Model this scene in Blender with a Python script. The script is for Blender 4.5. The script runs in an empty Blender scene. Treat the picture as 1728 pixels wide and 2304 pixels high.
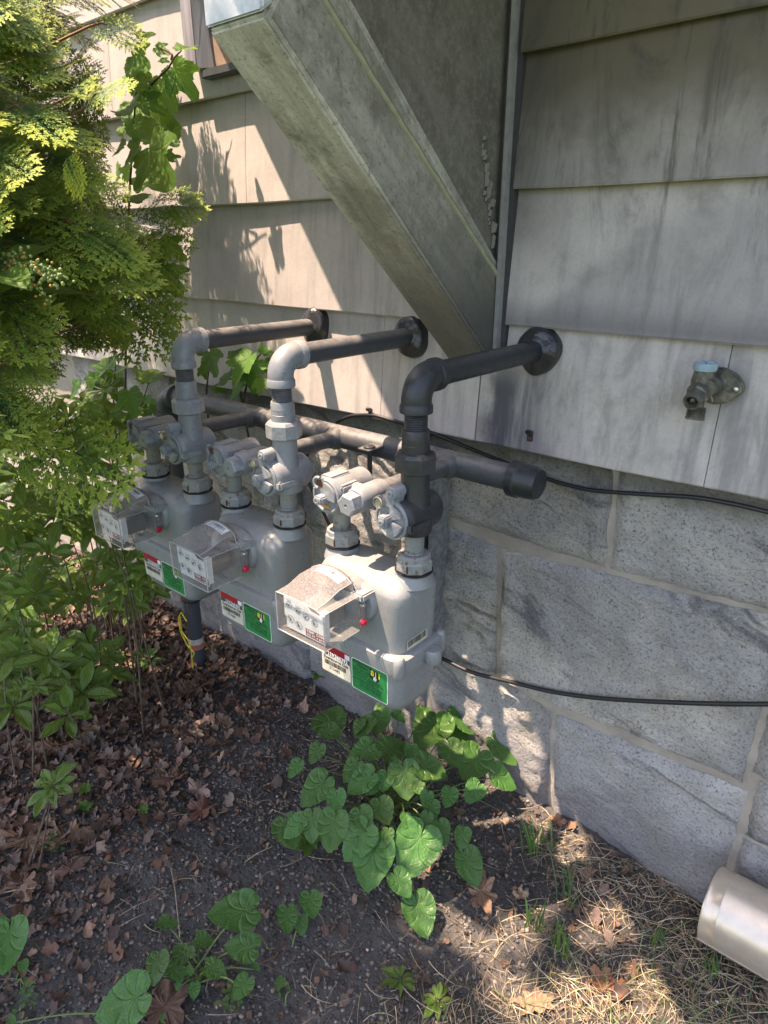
import bpy, bmesh, math, random
import numpy as np
from mathutils import Vector, Matrix
from mathutils.noise import fractal, noise as mnoise, voronoi
random.seed(7); RNG = np.random.default_rng(11)
SC = bpy.context.scene
COL = SC.collection
PI = math.pi

# ------------------------------------------------------------------ camera
Rm = np.array([[0.7619551, -0.24038812, 0.60136343],
               [0.64761777, 0.28849104, -0.70524049],
               [-0.00395652, 0.92681523, 0.37549684]])
CAM = np.array([0.0, -1.35, 0.0]); FPX = 1518.49
cd = bpy.data.cameras.new('camera'); cam = bpy.data.objects.new('camera', cd); COL.objects.link(cam)
cd.sensor_fit = 'VERTICAL'; cd.sensor_height = 24; cd.sensor_width = 18; cd.lens = FPX / 2304 * 24
cd.clip_start = 0.02; cd.clip_end = 400
M = Matrix([list(r) for r in Rm]).to_4x4(); M.translation = Vector(CAM); cam.matrix_world = M
SC.camera = cam
# ------------------------------------------------------------------ world, sun, exposure
SUN_TO = Vector((-1.0, -1.056, 3.4)).normalized()
w = bpy.data.worlds.new('World'); SC.world = w; w.use_nodes = True
nt = w.node_tree; nt.nodes.clear()
sky = nt.nodes.new('ShaderNodeTexSky'); sky.sky_type = 'NISHITA'; sky.sun_disc = False
sky.sun_elevation = math.asin(SUN_TO.z); sky.sun_rotation = math.atan2(SUN_TO.x, SUN_TO.y)
sky.air_density = 1.0; sky.dust_density = 2.0; sky.ozone_density = 1.0
bg = nt.nodes.new('ShaderNodeBackground'); bg.inputs[1].default_value = 0.15
wo = nt.nodes.new('ShaderNodeOutputWorld'); nt.links.new(sky.outputs[0], bg.inputs[0]); nt.links.new(bg.outputs[0], wo.inputs[0])
sd = bpy.data.lights.new('sun', 'SUN'); sd.energy = 4.0; sd.angle = math.radians(0.53); sd.color = (1.0, 0.84, 0.67)
sun = bpy.data.objects.new('sun', sd); COL.objects.link(sun)
sun.rotation_euler = SUN_TO.to_track_quat('Z', 'Y').to_euler(); sun.location = SUN_TO * 12
SC.view_settings.view_transform = 'Standard'; SC.view_settings.look = 'None'
SC.view_settings.gamma = 1; SC.view_settings.use_curve_mapping = False
SC.view_settings.exposure = 1.8
SC.view_settings.use_white_balance = True; SC.view_settings.white_balance_temperature = 7150; SC.view_settings.white_balance_tint = 21
SC.render.engine = 'CYCLES'
SC.cycles.max_bounces = 10; SC.cycles.transparent_max_bounces = 16
SC.cycles.sample_clamp_indirect = 6

# ------------------------------------------------------------------ helpers: rays, tagging, meshes
def ray(px, py):
    d = Rm @ np.array([px - 864.0, 1152.0 - py, -FPX]); return d / np.linalg.norm(d)
def P(px, py, axis, val):
    d = ray(px, py); t = (val - CAM[axis]) / d[axis]; return Vector(CAM + d * t)
def tag(o, label=None, cat=None, group=None, kind=None):
    if label: o['label'] = label
    if cat: o['category'] = cat
    if group: o['group'] = group
    if kind: o['kind'] = kind
    return o
def thing(name, loc, label, cat, group=None):
    o = bpy.data.objects.new(name, None); COL.objects.link(o); o.location = loc
    o.empty_display_size = 0.05
    return tag(o, label, cat, group)
def wloc(o):
    v = Vector((0, 0, 0))
    while o is not None: v = v + o.location; o = o.parent
    return v
class MB:
    """collects geometry in world coordinates"""
    def __init__(s): s.v = []; s.f = []; s.col = None; s.uv = None
    def add(s, vs, fs):
        b = len(s.v); s.v += [tuple(v) for v in vs]; s.f += [tuple(i + b for i in f) for f in fs]; return s
    def bm(s, b):
        b.verts.ensure_lookup_table(); b.verts.index_update()
        s.add([v.co[:] for v in b.verts], [[v.index for v in f.verts] for f in b.faces]); b.free(); return s
    def box(s, lo, hi, bev=0.0, seg=2, M=None):
        b = bmesh.new(); lo = Vector(lo); hi = Vector(hi); bmesh.ops.create_cube(b, size=1)
        for v in b.verts: v.co = Vector((lo[i] + (v.co[i] + .5) * (hi[i] - lo[i]) for i in range(3)))
        if bev > 0: bmesh.ops.bevel(b, geom=b.edges[:] + b.verts[:], offset=bev, segments=seg, affect='EDGES', clamp_overlap=True)
        if M is not None: bmesh.ops.transform(b, matrix=M, verts=b.verts)
        return s.bm(b)
    def lathe(s, prof, org, axis=(0, 0, 1), n=28, cap=True, ph=0.0):
        """prof = [(distance along axis, radius)...]"""
        a = Vector(axis).normalized(); q = a.to_track_quat('Z', 'X'); o = Vector(org); vs = []; fs = []
        for (t, r) in prof:
            for k in range(n):
                an = 2 * PI * k / n + ph; vs.append(o + q @ Vector((r * math.cos(an), r * math.sin(an), t)))
        m = len(prof)
        for i in range(m - 1):
            for k in range(n):
                k2 = (k + 1) % n; fs.append((i * n + k, i * n + k2, (i + 1) * n + k2, (i + 1) * n + k))
        if cap:
            fs.append(tuple(range(n - 1, -1, -1))); fs.append(tuple((m - 1) * n + k for k in range(n)))
        return s.add(vs, fs)
    def tube(s, pts, r, n=10, cap=True):
        pts = [Vector(p) for p in pts]; m = len(pts); rs = r if isinstance(r, (list, tuple)) else [r] * m
        vs = []; fs = []; up = None
        for i, p in enumerate(pts):
            t = (pts[min(i + 1, m - 1)] - pts[max(i - 1, 0)]).normalized()
            if up is None: up = t.orthogonal().normalized()
            up = (up - t * up.dot(t)).normalized(); sd_ = t.cross(up)
            for k in range(n):
                an = 2 * PI * k / n; vs.append(p + (up * math.cos(an) + sd_ * math.sin(an)) * rs[i])
        for i in range(m - 1):
            for k in range(n):
                k2 = (k + 1) % n; fs.append((i * n + k, i * n + k2, (i + 1) * n + k2, (i + 1) * n + k))
        if cap:
            fs.append(tuple(range(n - 1, -1, -1))); fs.append(tuple((m - 1) * n + k for k in range(n)))
        return s.add(vs, fs)
    def prism(s, poly, lo, hi, ax=1, bev=0.0):
        """poly in the two other axes, extruded along ax from lo to hi"""
        b = bmesh.new(); o = [i for i in range(3) if i != ax]; vs = []
        for (p, q) in poly:
            c = [0, 0, 0]; c[o[0]] = p; c[o[1]] = q; c[ax] = lo; vs.append(b.verts.new(c))
        f = b.faces.new(vs); r = bmesh.ops.extrude_face_region(b, geom=[f])
        for e in r['geom']:
            if isinstance(e, bmesh.types.BMVert): e.co[ax] = hi
        bmesh.ops.recalc_face_normals(b, faces=b.faces)
        if bev > 0: bmesh.ops.bevel(b, geom=b.edges[:], offset=bev, segments=2, affect='EDGES', clamp_overlap=True)
        return s.bm(b)
    def loft(s, rings, cap=True):
        n = len(rings[0]); b = len(s.v); vs = [p for r in rings for p in r]; fs = []
        for i in range(len(rings) - 1):
            for k in range(n):
                k2 = (k + 1) % n; fs.append((i * n + k, i * n + k2, (i + 1) * n + k2, (i + 1) * n + k))
        if cap: fs.append(tuple(range(n - 1, -1, -1))); fs.append(tuple((len(rings) - 1) * n + k for k in range(n)))
        return s.add(vs, fs)
    def mesh(s, name, off=Vector((0, 0, 0)), smooth=35):
        me = bpy.data.meshes.new(name)
        me.from_pydata([(v[0] - off[0], v[1] - off[1], v[2] - off[2]) for v in s.v], [], s.f); me.update()
        if smooth:
            me.shade_smooth(); me.set_sharp_from_angle(angle=math.radians(smooth))
        if s.col is not None:
            a = me.color_attributes.new('Col', 'FLOAT_COLOR', 'POINT')
            c = np.ones((len(s.v), 4), np.float32); c[:, :3] = np.array(s.col, np.float32); a.data.foreach_set('color', c.ravel())
        if s.uv is not None:
            a = me.attributes.new('lp', 'FLOAT_VECTOR', 'POINT'); a.data.foreach_set('vector', np.array(s.uv, np.float32).ravel())
        return me
    def build(s, name, mat, parent=None, smooth=35, kind=None):
        me = s.mesh(name, wloc(parent) if parent else Vector((0, 0, 0)), smooth)
        return link(name, me, mat, parent, kind)
def link(name, me, mat, parent=None, kind=None):
    if mat is not None and not me.materials: me.materials.append(mat)
    o = bpy.data.objects.new(name, me); COL.objects.link(o)
    if parent: o.parent = parent
    if kind: o['kind'] = kind
    return o
def copy_tree(o, parent=None):
    c = o.copy(); COL.objects.link(c); c.parent = parent
    for ch in list(o.children): copy_tree(ch, c)
    return c
def np_mesh(name, V, F, mat, parent=None, kind=None, col=None, lp=None, smooth=True):
    """V (n,3), F (m,k) with constant k"""
    off = np.array(wloc(parent)) if parent else np.zeros(3)
    me = bpy.data.meshes.new(name); V = (np.asarray(V) - off).astype(np.float32); F = np.asarray(F, np.int32); k = F.shape[1]
    me.vertices.add(len(V)); me.vertices.foreach_set('co', V.ravel())
    me.loops.add(F.size); me.loops.foreach_set('vertex_index', F.ravel())
    me.polygons.add(len(F)); me.polygons.foreach_set('loop_start', np.arange(len(F), dtype=np.int32) * k)
    me.polygons.foreach_set('loop_total', np.full(len(F), k, np.int32))
    me.update(calc_edges=True)
    if smooth: me.shade_smooth()
    if col is not None:
        a = me.color_attributes.new('Col', 'FLOAT_COLOR', 'POINT'); c = np.ones((len(V), 4), np.float32); c[:, :3] = col; a.data.foreach_set('color', c.ravel())
    if lp is not None:
        a = me.attributes.new('lp', 'FLOAT_VECTOR', 'POINT'); a.data.foreach_set('vector', np.asarray(lp, np.float32).ravel())
    return link(name, me, mat, parent, kind)

def vnoise(x, y, seed=0):
    xi = np.floor(x).astype(np.int64); yi = np.floor(y).astype(np.int64); xf = x - xi; yf = y - yi
    def h(a, b):
        n = (a * 374761393 + b * 668265263 + seed * 982451653) & 0xffffffff; n = ((n ^ (n >> 13)) * 1274126177) & 0xffffffff
        return ((n ^ (n >> 16)) & 0xffff) / 65535.0
    u = xf * xf * (3 - 2 * xf); v = yf * yf * (3 - 2 * yf)
    return (h(xi, yi) * (1 - u) + h(xi + 1, yi) * u) * (1 - v) + (h(xi, yi + 1) * (1 - u) + h(xi + 1, yi + 1) * u) * v
def fnoise(x, y, oct=4, seed=0):
    s = 0; a = .5
    for i in range(oct): s = s + a * (vnoise(x * 2 ** i + 7.3 * i, y * 2 ** i - 3.1 * i, seed + i) - .5); a *= .5
    return s

# ------------------------------------------------------------------ material DSL
class NM:
    def __init__(s, name):
        s.m = bpy.data.materials.new(name); s.m.use_nodes = True; s.t = s.m.node_tree; s.t.nodes.clear()
        s.out = s.t.nodes.new('ShaderNodeOutputMaterial'); s._pos = None
    def n(s, typ, **kw):
        x = s.t.nodes.new(typ)
        for k, v in kw.items(): setattr(x, k, v)
        return x
    def lk(s, a, b): s.t.links.new(a, b)
    def set(s, sock, val):
        if isinstance(val, bpy.types.NodeSocket): s.lk(val, sock)
        elif isinstance(val, (tuple, list)) and len(val) == 3 and sock.type == 'RGBA': sock.default_value = (*val, 1)
        else: sock.default_value = val
    def pos(s):
        if s._pos is None: s._pos = s.n('ShaderNodeNewGeometry')
        return s._pos.outputs['Position']
    def obj(s): return s.n('ShaderNodeTexCoord').outputs['Object']
    def objrand(s): return s.n('ShaderNodeObjectInfo').outputs['Random']
    def scale(s, vec, sc):
        x = s.n('ShaderNodeVectorMath', operation='MULTIPLY'); s.set(x.inputs[0], vec); x.inputs[1].default_value = sc; return x.outputs[0]
    def noise(s, vec, sc, det=4, rough=.55, dist=0):
        x = s.n('ShaderNodeTexNoise'); s.set(x.inputs['Vector'], vec); x.inputs['Scale'].default_value = sc
        x.inputs['Detail'].default_value = det; x.inputs['Roughness'].default_value = rough; x.inputs['Distortion'].default_value = dist
        return x.outputs[0]
    def vor(s, vec, sc, feature='F1', out=0):
        x = s.n('ShaderNodeTexVoronoi', feature=feature); s.set(x.inputs['Vector'], vec); x.inputs['Scale'].default_value = sc; return x.outputs[out]
    def math(s, op, a, b=None, c=None, clamp=False):
        x = s.n('ShaderNodeMath', operation=op, use_clamp=clamp); s.set(x.inputs[0], a)
        if b is not None: s.set(x.inputs[1], b)
        if c is not None: s.set(x.inputs[2], c)
        return x.outputs[0]
    def sep(s, vec): x = s.n('ShaderNodeSeparateXYZ'); s.set(x.inputs[0], vec); return x.outputs
    def comb(s, a, b, c):
        x = s.n('ShaderNodeCombineXYZ'); s.set(x.inputs[0], a); s.set(x.inputs[1], b); s.set(x.inputs[2], c); return x.outputs[0]
    def map(s, v, a, b, c=0., d=1., smooth=True):
        x = s.n('ShaderNodeMapRange', interpolation_type='SMOOTHSTEP' if smooth else 'LINEAR'); s.set(x.inputs[0], v)
        x.inputs[1].default_value = a; x.inputs[2].default_value = b; x.inputs[3].default_value = c; x.inputs[4].default_value = d; return x.outputs[0]
    def mix(s, f, a, b, mode='MIX'):
        x = s.n('ShaderNodeMix', data_type='RGBA', blend_type=mode); s.set(x.inputs[0], f); s.set(x.inputs[6], a); s.set(x.inputs[7], b); return x.outputs[2]
    def ramp(s, f, stops):
        x = s.n('ShaderNodeValToRGB'); s.set(x.inputs[0], f); e = x.color_ramp.elements
        while len(e) < len(stops): e.new(.5)
        for i, (p, c) in enumerate(stops): e[i].position = p; e[i].color = (*c, 1)
        return x.outputs[0]
    def attr(s, name, out='Color'): x = s.n('ShaderNodeAttribute', attribute_name=name); return x.outputs[out]
    def bump(s, h, strength=.5, dist=.01, normal=None):
        x = s.n('ShaderNodeBump'); x.inputs['Strength'].default_value = strength; x.inputs['Distance'].default_value = dist; s.set(x.inputs['Height'], h)
        if normal is not None: s.lk(normal, x.inputs['Normal'])
        return x.outputs[0]
    def pbr(s, col, rough=.5, metal=0., bump=None, spec=.5, trans=0.):
        x = s.n('ShaderNodeBsdfPrincipled'); s.set(x.inputs['Base Color'], col); s.set(x.inputs['Roughness'], rough); s.set(x.inputs['Metallic'], metal)
        x.inputs['Specular IOR Level'].default_value = spec
        if bump is not None: s.lk(bump, x.inputs['Normal'])
        s.lk(x.outputs[0], s.out.inputs[0]); return s.m
def flat(name, c, rough=.5, metal=0., spec=.5):
    m = NM(name); n1 = m.noise(m.obj(), 60, 3); col = m.mix(m.map(n1, .35, .7), c, tuple(x * .82 for x in c))
    return m.pbr(col, rough, metal, spec=spec)

def mat_leaf(name, dark, light, trans=.35, rough=.42, veins='violet', spec=.32):
    m = NM(name); lp = m.attr('lp', 'Vector'); sx = m.sep(lp); r = m.objrand()
    nz = m.noise(m.obj(), 30, 4)
    base = m.mix(m.map(nz, .3, .7), dark, light)
    hs = m.n('ShaderNodeHueSaturation'); m.set(hs.inputs['Hue'], m.map(r, 0, 1, .485, .512, False)); m.set(hs.inputs['Value'], m.map(r, 0, 1, .8, 1.2, False)); m.set(hs.inputs['Color'], base)
    col = hs.outputs[0]; bmp = None
    if veins == 'violet':     # lp = (angle from the midrib, radius 0..1, side)
        ang = m.math('MULTIPLY', sx[0], 1.0); bend = m.math('MULTIPLY', m.math('POWER', sx[1], 1.5), -.55)
        q = m.math('ADD', m.math('ABSOLUTE', ang), bend)
        fr = m.math('ABSOLUTE', m.math('SUBTRACT', m.math('FRACT', m.math('MULTIPLY', m.math('POWER', m.math('MAXIMUM', q, 0.), .8), 1.75)), .5))
        v = m.map(fr, .0, .13, 1, 0)
        cr = m.vor(m.comb(m.math('MULTIPLY', q, 2.2), m.math('MULTIPLY', sx[1], 6.), 0.), 2.2)
        h = m.math('ADD', m.math('MULTIPLY', m.map(fr, 0, .22), 1.2), m.math('MULTIPLY', cr, -.35))
        bmp = m.bump(h, .42, .004)
        col = m.mix(m.math('MULTIPLY', v, .28), col, tuple(min(1, x * 1.9) for x in light))
    elif veins == 'pinnate':  # lp = (across -1..1, along 0..1, 0)
        ax = m.math('ABSOLUTE', sx[0]); mid = m.map(ax, .0, .09, 1, 0)
        fr = m.math('ABSOLUTE', m.math('SUBTRACT', m.math('FRACT', m.math('MULTIPLY', m.math('SUBTRACT', sx[1], m.math('MULTIPLY', ax, .25)), 7.)), .5))
        h = m.math('ADD', fr, m.math('MULTIPLY', mid, -.6)); bmp = m.bump(h, .35, .003)
        col = m.mix(m.math('MULTIPLY', mid, .45), col, tuple(min(1, x * 1.9) for x in light))
    p = m.n('ShaderNodeBsdfPrincipled'); m.set(p.inputs['Base Color'], col); p.inputs['Roughness'].default_value = rough; p.inputs['Specular IOR Level'].default_value = spec
    t = m.n('ShaderNodeBsdfTranslucent'); tc = m.mix(.75, col, (1.0, 1.0, .12), 'MULTIPLY'); g = m.n('ShaderNodeGamma'); m.set(g.inputs[0], tc); g.inputs[1].default_value = .72; m.set(t.inputs[0], g.outputs[0])
    if bmp is not None: m.lk(bmp, p.inputs['Normal'])
    x = m.n('ShaderNodeMixShader'); x.inputs[0].default_value = trans; m.lk(p.outputs[0], x.inputs[1]); m.lk(t.outputs[0], x.inputs[2]); m.lk(x.outputs[0], m.out.inputs[0])
    return m.m

# ------------------------------------------------------------------ setting materials
def mat_siding(name, right):
    m = NM(name); p = m.pos(); s = m.sep(p); X, Z = s[0], s[2]
    r = m.objrand()
    big = m.noise(p, 2.2, 5, .6); st = m.noise(m.scale(p, (26, 26, 1.6)), 1.0, 5, .65); fine = m.noise(p, 160, 4, .7); blot = m.noise(p, 9, 6, .65)
    base = m.mix(m.map(blot, .3, .7), (.53, .495, .46), (.45, .42, .39))
    base = m.mix(m.map(fine, .45, .75, 0, .35), base, (.30, .29, .28))
    strk = m.map(st, .46, .72)
    base = m.mix(m.math('MULTIPLY', strk, .38), base, (.24, .235, .235))
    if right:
        # soot: top boards nearly covered, drips under the tar collar; middle board darker below a curve
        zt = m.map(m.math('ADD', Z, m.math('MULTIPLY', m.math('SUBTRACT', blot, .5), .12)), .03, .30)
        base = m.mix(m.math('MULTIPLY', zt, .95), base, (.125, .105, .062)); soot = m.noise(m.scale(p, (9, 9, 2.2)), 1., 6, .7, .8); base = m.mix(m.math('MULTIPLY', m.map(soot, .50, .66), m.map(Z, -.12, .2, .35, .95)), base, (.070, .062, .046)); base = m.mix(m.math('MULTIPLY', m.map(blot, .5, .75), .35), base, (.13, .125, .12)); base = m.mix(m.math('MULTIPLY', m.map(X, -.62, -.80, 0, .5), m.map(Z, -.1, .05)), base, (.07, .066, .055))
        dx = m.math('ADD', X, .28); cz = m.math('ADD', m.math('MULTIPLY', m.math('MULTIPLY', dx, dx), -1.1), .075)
        arch = m.map(m.math('SUBTRACT', m.math('ADD', cz, m.math('MULTIPLY', m.math('SUBTRACT', blot, .5), .05)), Z), -.02, .035)
        band = m.math('MULTIPLY', arch, m.map(Z, -.18, -.165, 0, 1))
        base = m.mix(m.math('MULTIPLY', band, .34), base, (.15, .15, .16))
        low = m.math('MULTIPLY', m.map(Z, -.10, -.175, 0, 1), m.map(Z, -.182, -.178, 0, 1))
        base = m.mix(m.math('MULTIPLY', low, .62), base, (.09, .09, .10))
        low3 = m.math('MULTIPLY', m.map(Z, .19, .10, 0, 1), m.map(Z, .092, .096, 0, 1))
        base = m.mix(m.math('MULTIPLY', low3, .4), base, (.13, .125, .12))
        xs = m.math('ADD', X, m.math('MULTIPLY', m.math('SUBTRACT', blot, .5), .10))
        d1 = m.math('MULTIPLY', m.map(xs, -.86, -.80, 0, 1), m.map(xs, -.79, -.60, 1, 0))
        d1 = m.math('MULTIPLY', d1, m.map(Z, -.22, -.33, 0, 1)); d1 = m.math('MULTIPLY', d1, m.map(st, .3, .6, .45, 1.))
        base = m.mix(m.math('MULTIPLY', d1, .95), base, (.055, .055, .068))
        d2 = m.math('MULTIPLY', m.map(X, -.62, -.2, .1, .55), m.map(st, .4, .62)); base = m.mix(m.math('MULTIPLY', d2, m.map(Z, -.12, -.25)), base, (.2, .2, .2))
    else:
        zt = m.map(m.math('ADD', Z, m.math('MULTIPLY', m.math('SUBTRACT', blot, .5), .2)), .2, .6)
        base = m.mix(m.math('MULTIPLY', zt, .25), base, (.3, .29, .26))
        d = m.math('MULTIPLY', m.map(st, .4, .65), m.map(X, -1.4, -1.1)); base = m.mix(m.math('MULTIPLY', d, .35), base, (.2, .2, .19))
    hs = m.n('ShaderNodeHueSaturation'); m.set(hs.inputs['Value'], m.map(r, 0, 1, .93, 1.05, False)); m.set(hs.inputs['Color'], base)
    h = m.math('ADD', m.math('MULTIPLY', fine, .35), m.math('MULTIPLY', st, .5)); h = m.math('ADD', h, m.math('MULTIPLY', big, 3.0))
    return m.pbr(hs.outputs[0], .62, 0, m.bump(h, .30, .003), .35)
M_SIDL = mat_siding('painted_siding', False); M_SIDR = mat_siding('soot_stained_siding', True)

def mat_bracket(name, dark, infill=False):
    m = NM(name); p = m.pos(); s = m.sep(p); Z = s[2]
    # grain runs along the sloping board
    u = m.math('ADD', m.math('MULTIPLY', s[1], .753), m.math('MULTIPLY', Z, -.658)); v = m.math('ADD', m.math('MULTIPLY', s[1], .658), m.math('MULTIPLY', Z, .753))
    gr = m.noise(m.comb(m.math('MULTIPLY', s[0], 40.), m.math('MULTIPLY', u, 3.), m.math('MULTIPLY', v, 40.)), 1., 5, .65)
    bl = m.noise(p, 7, 6, .7); fn = m.noise(p, 130, 5, .75)
    base = m.mix(m.map(gr, .35, .7), (.60, .59, .49), (.38, .375, .305))
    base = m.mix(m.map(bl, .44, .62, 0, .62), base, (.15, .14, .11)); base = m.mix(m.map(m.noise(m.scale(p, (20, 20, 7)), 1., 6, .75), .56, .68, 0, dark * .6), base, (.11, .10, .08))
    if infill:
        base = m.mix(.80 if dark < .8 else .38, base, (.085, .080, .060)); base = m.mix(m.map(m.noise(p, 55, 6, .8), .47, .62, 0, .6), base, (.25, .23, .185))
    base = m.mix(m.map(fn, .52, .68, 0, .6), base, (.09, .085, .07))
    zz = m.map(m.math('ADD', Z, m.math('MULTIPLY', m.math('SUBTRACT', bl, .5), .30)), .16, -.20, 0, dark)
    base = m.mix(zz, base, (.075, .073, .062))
    h = m.math('ADD', m.math('MULTIPLY', gr, .8), m.math('MULTIPLY', fn, .5))
    return m.pbr(base, .6, 0, m.bump(h, .45, .003), .35)
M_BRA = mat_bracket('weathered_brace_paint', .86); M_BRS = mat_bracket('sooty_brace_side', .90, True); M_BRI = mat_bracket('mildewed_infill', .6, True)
def mat_stone():
    m = NM('granite'); p = m.pos(); r = m.objrand(); off = m.math('MULTIPLY', r, 40.)
    po = m.n('ShaderNodeVectorMath', operation='ADD'); m.set(po.inputs[0], p); m.set(po.inputs[1], m.comb(off, off, off)); q = po.outputs[0]
    sp = m.noise(q, 150, 4, .8); sp2 = m.vor(q, 260); big = m.noise(q, 3.2, 6, .66, .8); s_ = m.sep(q)
    dg = m.comb(m.math('MULTIPLY', m.math('ADD', s_[0], m.math('MULTIPLY', s_[2], -.8)), 1.6), 0., m.math('MULTIPLY', m.math('ADD', s_[2], m.math('MULTIPLY', s_[0], .42)), 7.))
    vein = m.noise(dg, 1., 7, .62, 1.6); rust = m.noise(q, 5, 6, .65)
    c = m.mix(m.map(big, .36, .64), (.64, .62, .56), (.43, .425, .41))
    c = m.mix(m.map(vein, .53, .66, 0, .80), c, (.14, .14, .15))
    c = m.mix(m.map(rust, .52, .72, 0, .6), c, (.43, .385, .28))
    c = m.mix(m.map(m.noise(q, 9, 6, .7), .60, .70, 0, .5), c, (.60, .59, .55))
    c = m.mix(m.map(sp, .48, .36, 0, .78), c, (.12, .12, .12)); c = m.mix(m.map(sp, .57, .68, 0, .55), c, (.70, .69, .64))
    c = m.mix(m.map(sp2, .10, .04, 0, .4), c, (.75, .75, .72))
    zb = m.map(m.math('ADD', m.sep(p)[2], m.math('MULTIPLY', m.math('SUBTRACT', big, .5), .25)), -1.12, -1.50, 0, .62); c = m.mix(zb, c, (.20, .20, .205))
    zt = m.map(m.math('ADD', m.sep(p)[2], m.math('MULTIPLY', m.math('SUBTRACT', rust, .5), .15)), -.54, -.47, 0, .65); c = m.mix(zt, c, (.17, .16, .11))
    hs = m.n('ShaderNodeHueSaturation'); m.set(hs.inputs['Value'], m.map(r, 0, 1, .88, 1.25, False)); m.set(hs.inputs['Saturation'], m.map(m.math('FRACT', m.math('MULTIPLY', r, 7.3)), 0, 1, .7, 1.4, False)); m.set(hs.inputs['Color'], c)
    h = m.math('ADD', m.math('MULTIPLY', sp, .45), m.math('ADD', m.math('MULTIPLY', m.noise(q, 34, 7, .75), 1.6), m.math('MULTIPLY', vein, 1.6)))
    return m.pbr(hs.outputs[0], .85, 0, m.bump(h, 1.0, .016), .3)
M_STONE = mat_stone()
def mat_mortar():
    m = NM('mortar'); p = m.pos(); a = m.noise(p, 12, 5); f = m.noise(p, 180, 4, .7)
    c = m.mix(m.map(a, .35, .65), (.42, .38, .315), (.32, .29, .24)); c = m.mix(m.map(f, .5, .7, 0, .4), c, (.42, .40, .35))
    return m.pbr(c, .9, 0, m.bump(m.math('ADD', f, m.math('MULTIPLY', a, 2.)), .6, .006), .2)
M_MORT = mat_mortar()
def mat_soil():
    m = NM('ground_soil'); p = m.pos(); s = m.sep(p); a = m.noise(p, 5, 6, .6); f = m.noise(p, 90, 6, .75); c1 = m.vor(p, 70)
    c = m.mix(m.map(a, .35, .65), (.125, .118, .108), (.082, .078, .072)); c = m.mix(m.map(f, .5, .72, 0, .6), c, (.105, .088, .074))
    c = m.mix(m.map(c1, .11, .04, 0, .5), c, (.16, .14, .12))
    # lawn farther from the house, dirt strip along the wall
    lawn = m.math('MAXIMUM', m.map(s[1], -1.9, -2.8, 0, 1), m.map(s[0], 1.2, 2.2, 0, 1)); g = m.mix(m.noise(p, 14, 5), (.05, .10, .022), (.10, .15, .05))
    c = m.mix(lawn, c, g)
    h = m.math('ADD', f, m.math('MULTIPLY', c1, -.6))
    return m.pbr(c, .95, 0, m.bump(h, .9, .012), .2)
M_SOIL = mat_soil()

# ------------------------------------------------------------------ ground
def gz(x, y):
    x = np.asarray(x, float); y = np.asarray(y, float)
    near = np.clip((y + .45) / .45, 0, 1) * np.exp(-((x + .5) / .35) ** 2) * .03
    return -1.515 + fnoise(x * 1.7, y * 1.7, 3, 3) * .05 + fnoise(x * 14, y * 14, 4, 8) * .016 + near
def axis(lo, hi, step, far):
    a = list(np.arange(lo, hi + step / 2, step)); d = step; l = [lo]; h = [hi]
    while l[-1] > -far: d *= 1.35; l.append(l[-1] - d)
    d = step
    while h[-1] < far: d *= 1.35; h.append(h[-1] + d)
    return np.array(l[:0:-1] + a + h[1:])
gx = axis(-3.2, .5, .011, 90); gy = np.concatenate([-(np.array([1.5 + (1.3 ** k - 1) * .05 for k in range(1, 29)]))[::-1], np.arange(-1.5, .13, .011), [.2, .5, 2., 60.]])
GX, GY = np.meshgrid(gx, gy); GZ = gz(GX, GY) + np.where((GX > -3.3) & (GX < .6) & (GY > -1.6), fnoise(GX * 60, GY * 60, 3, 5) * .011, 0)
nxg, nyg = len(gx), len(gy); ii = np.arange(nxg * nyg).reshape(nyg, nxg)
F = np.stack([ii[:-1, :-1], ii[:-1, 1:], ii[1:, 1:], ii[1:, :-1]], -1).reshape(-1, 4)
np_mesh('ground', np.stack([GX, GY, GZ], -1).reshape(-1, 3), F, M_SOIL, kind='structure')

# ------------------------------------------------------------------ clapboard wall
LIPS_L = [-.455, -.18, .094, .366, .64, .915, 1.19]; LIPS_R = [-.455, -.18, .094, .334, .61, .885, 1.16]
house = thing('clapboard_wall', (-1.5, 0, -.455), 'pale taupe painted clapboard wall above the stone foundation, sooty on its right side', 'wall')
def board(x0, x1, z0, z1, mat, dep=.024):
    b = MB(); n = max(2, int((x1 - x0) / .08)); y0, y1 = 0., dep
    prof = [(y0 + .012, z0), (y0 + .002, z0 - .0005), (y0, z0 + .003), (y0 + dep * .25, z0 + (z1 - z0) * .3), (y0 + dep * .6, z0 + (z1 - z0) * .65), (y1, z1 + .012), (y1 + .012, z1 + .012)]
    rings = []
    for i in range(n + 1):
        x = x0 + (x1 - x0) * i / n; wv = .0022 * math.sin(x * 5.1 + z0 * 9) + .0012 * math.sin(x * 13 + z0 * 3)
        rings.append([(x, p[0] + (wv if 0 < k < 6 else 0), p[1] + wv * .5 * (k < 3)) for k, p in enumerate(prof)])
    b.loft(rings); return b.build('siding_board', mat, house, smooth=20)
seamL = [[-1.165], [-2.4], [-1.655], [-2.3, -1.2], [-1.7], [-2.1], [-1.5]]; seamR = [[-.33], [.4], [.9], [.2], [.6], [.1], [.5]]
for i in range(6):
    xs = [-5.2] + seamL[i] + [-.86]
    for a, b_ in zip(xs[:-1], xs[1:]): board(a + .0008, b_ - .0008, LIPS_L[i], LIPS_L[i + 1], M_SIDL)
    xs = [-.798 if i else -.858] + seamR[i] + [3.2]
    for a, b_ in zip(xs[:-1], xs[1:]): board(a + .0008, b_ - .0008, LIPS_R[i], LIPS_R[i + 1], M_SIDR)
MB().box((-5.2, .045, -.44), (3.2, .09, 1.3)).build('sheathing', M_SIDL, house)

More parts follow.
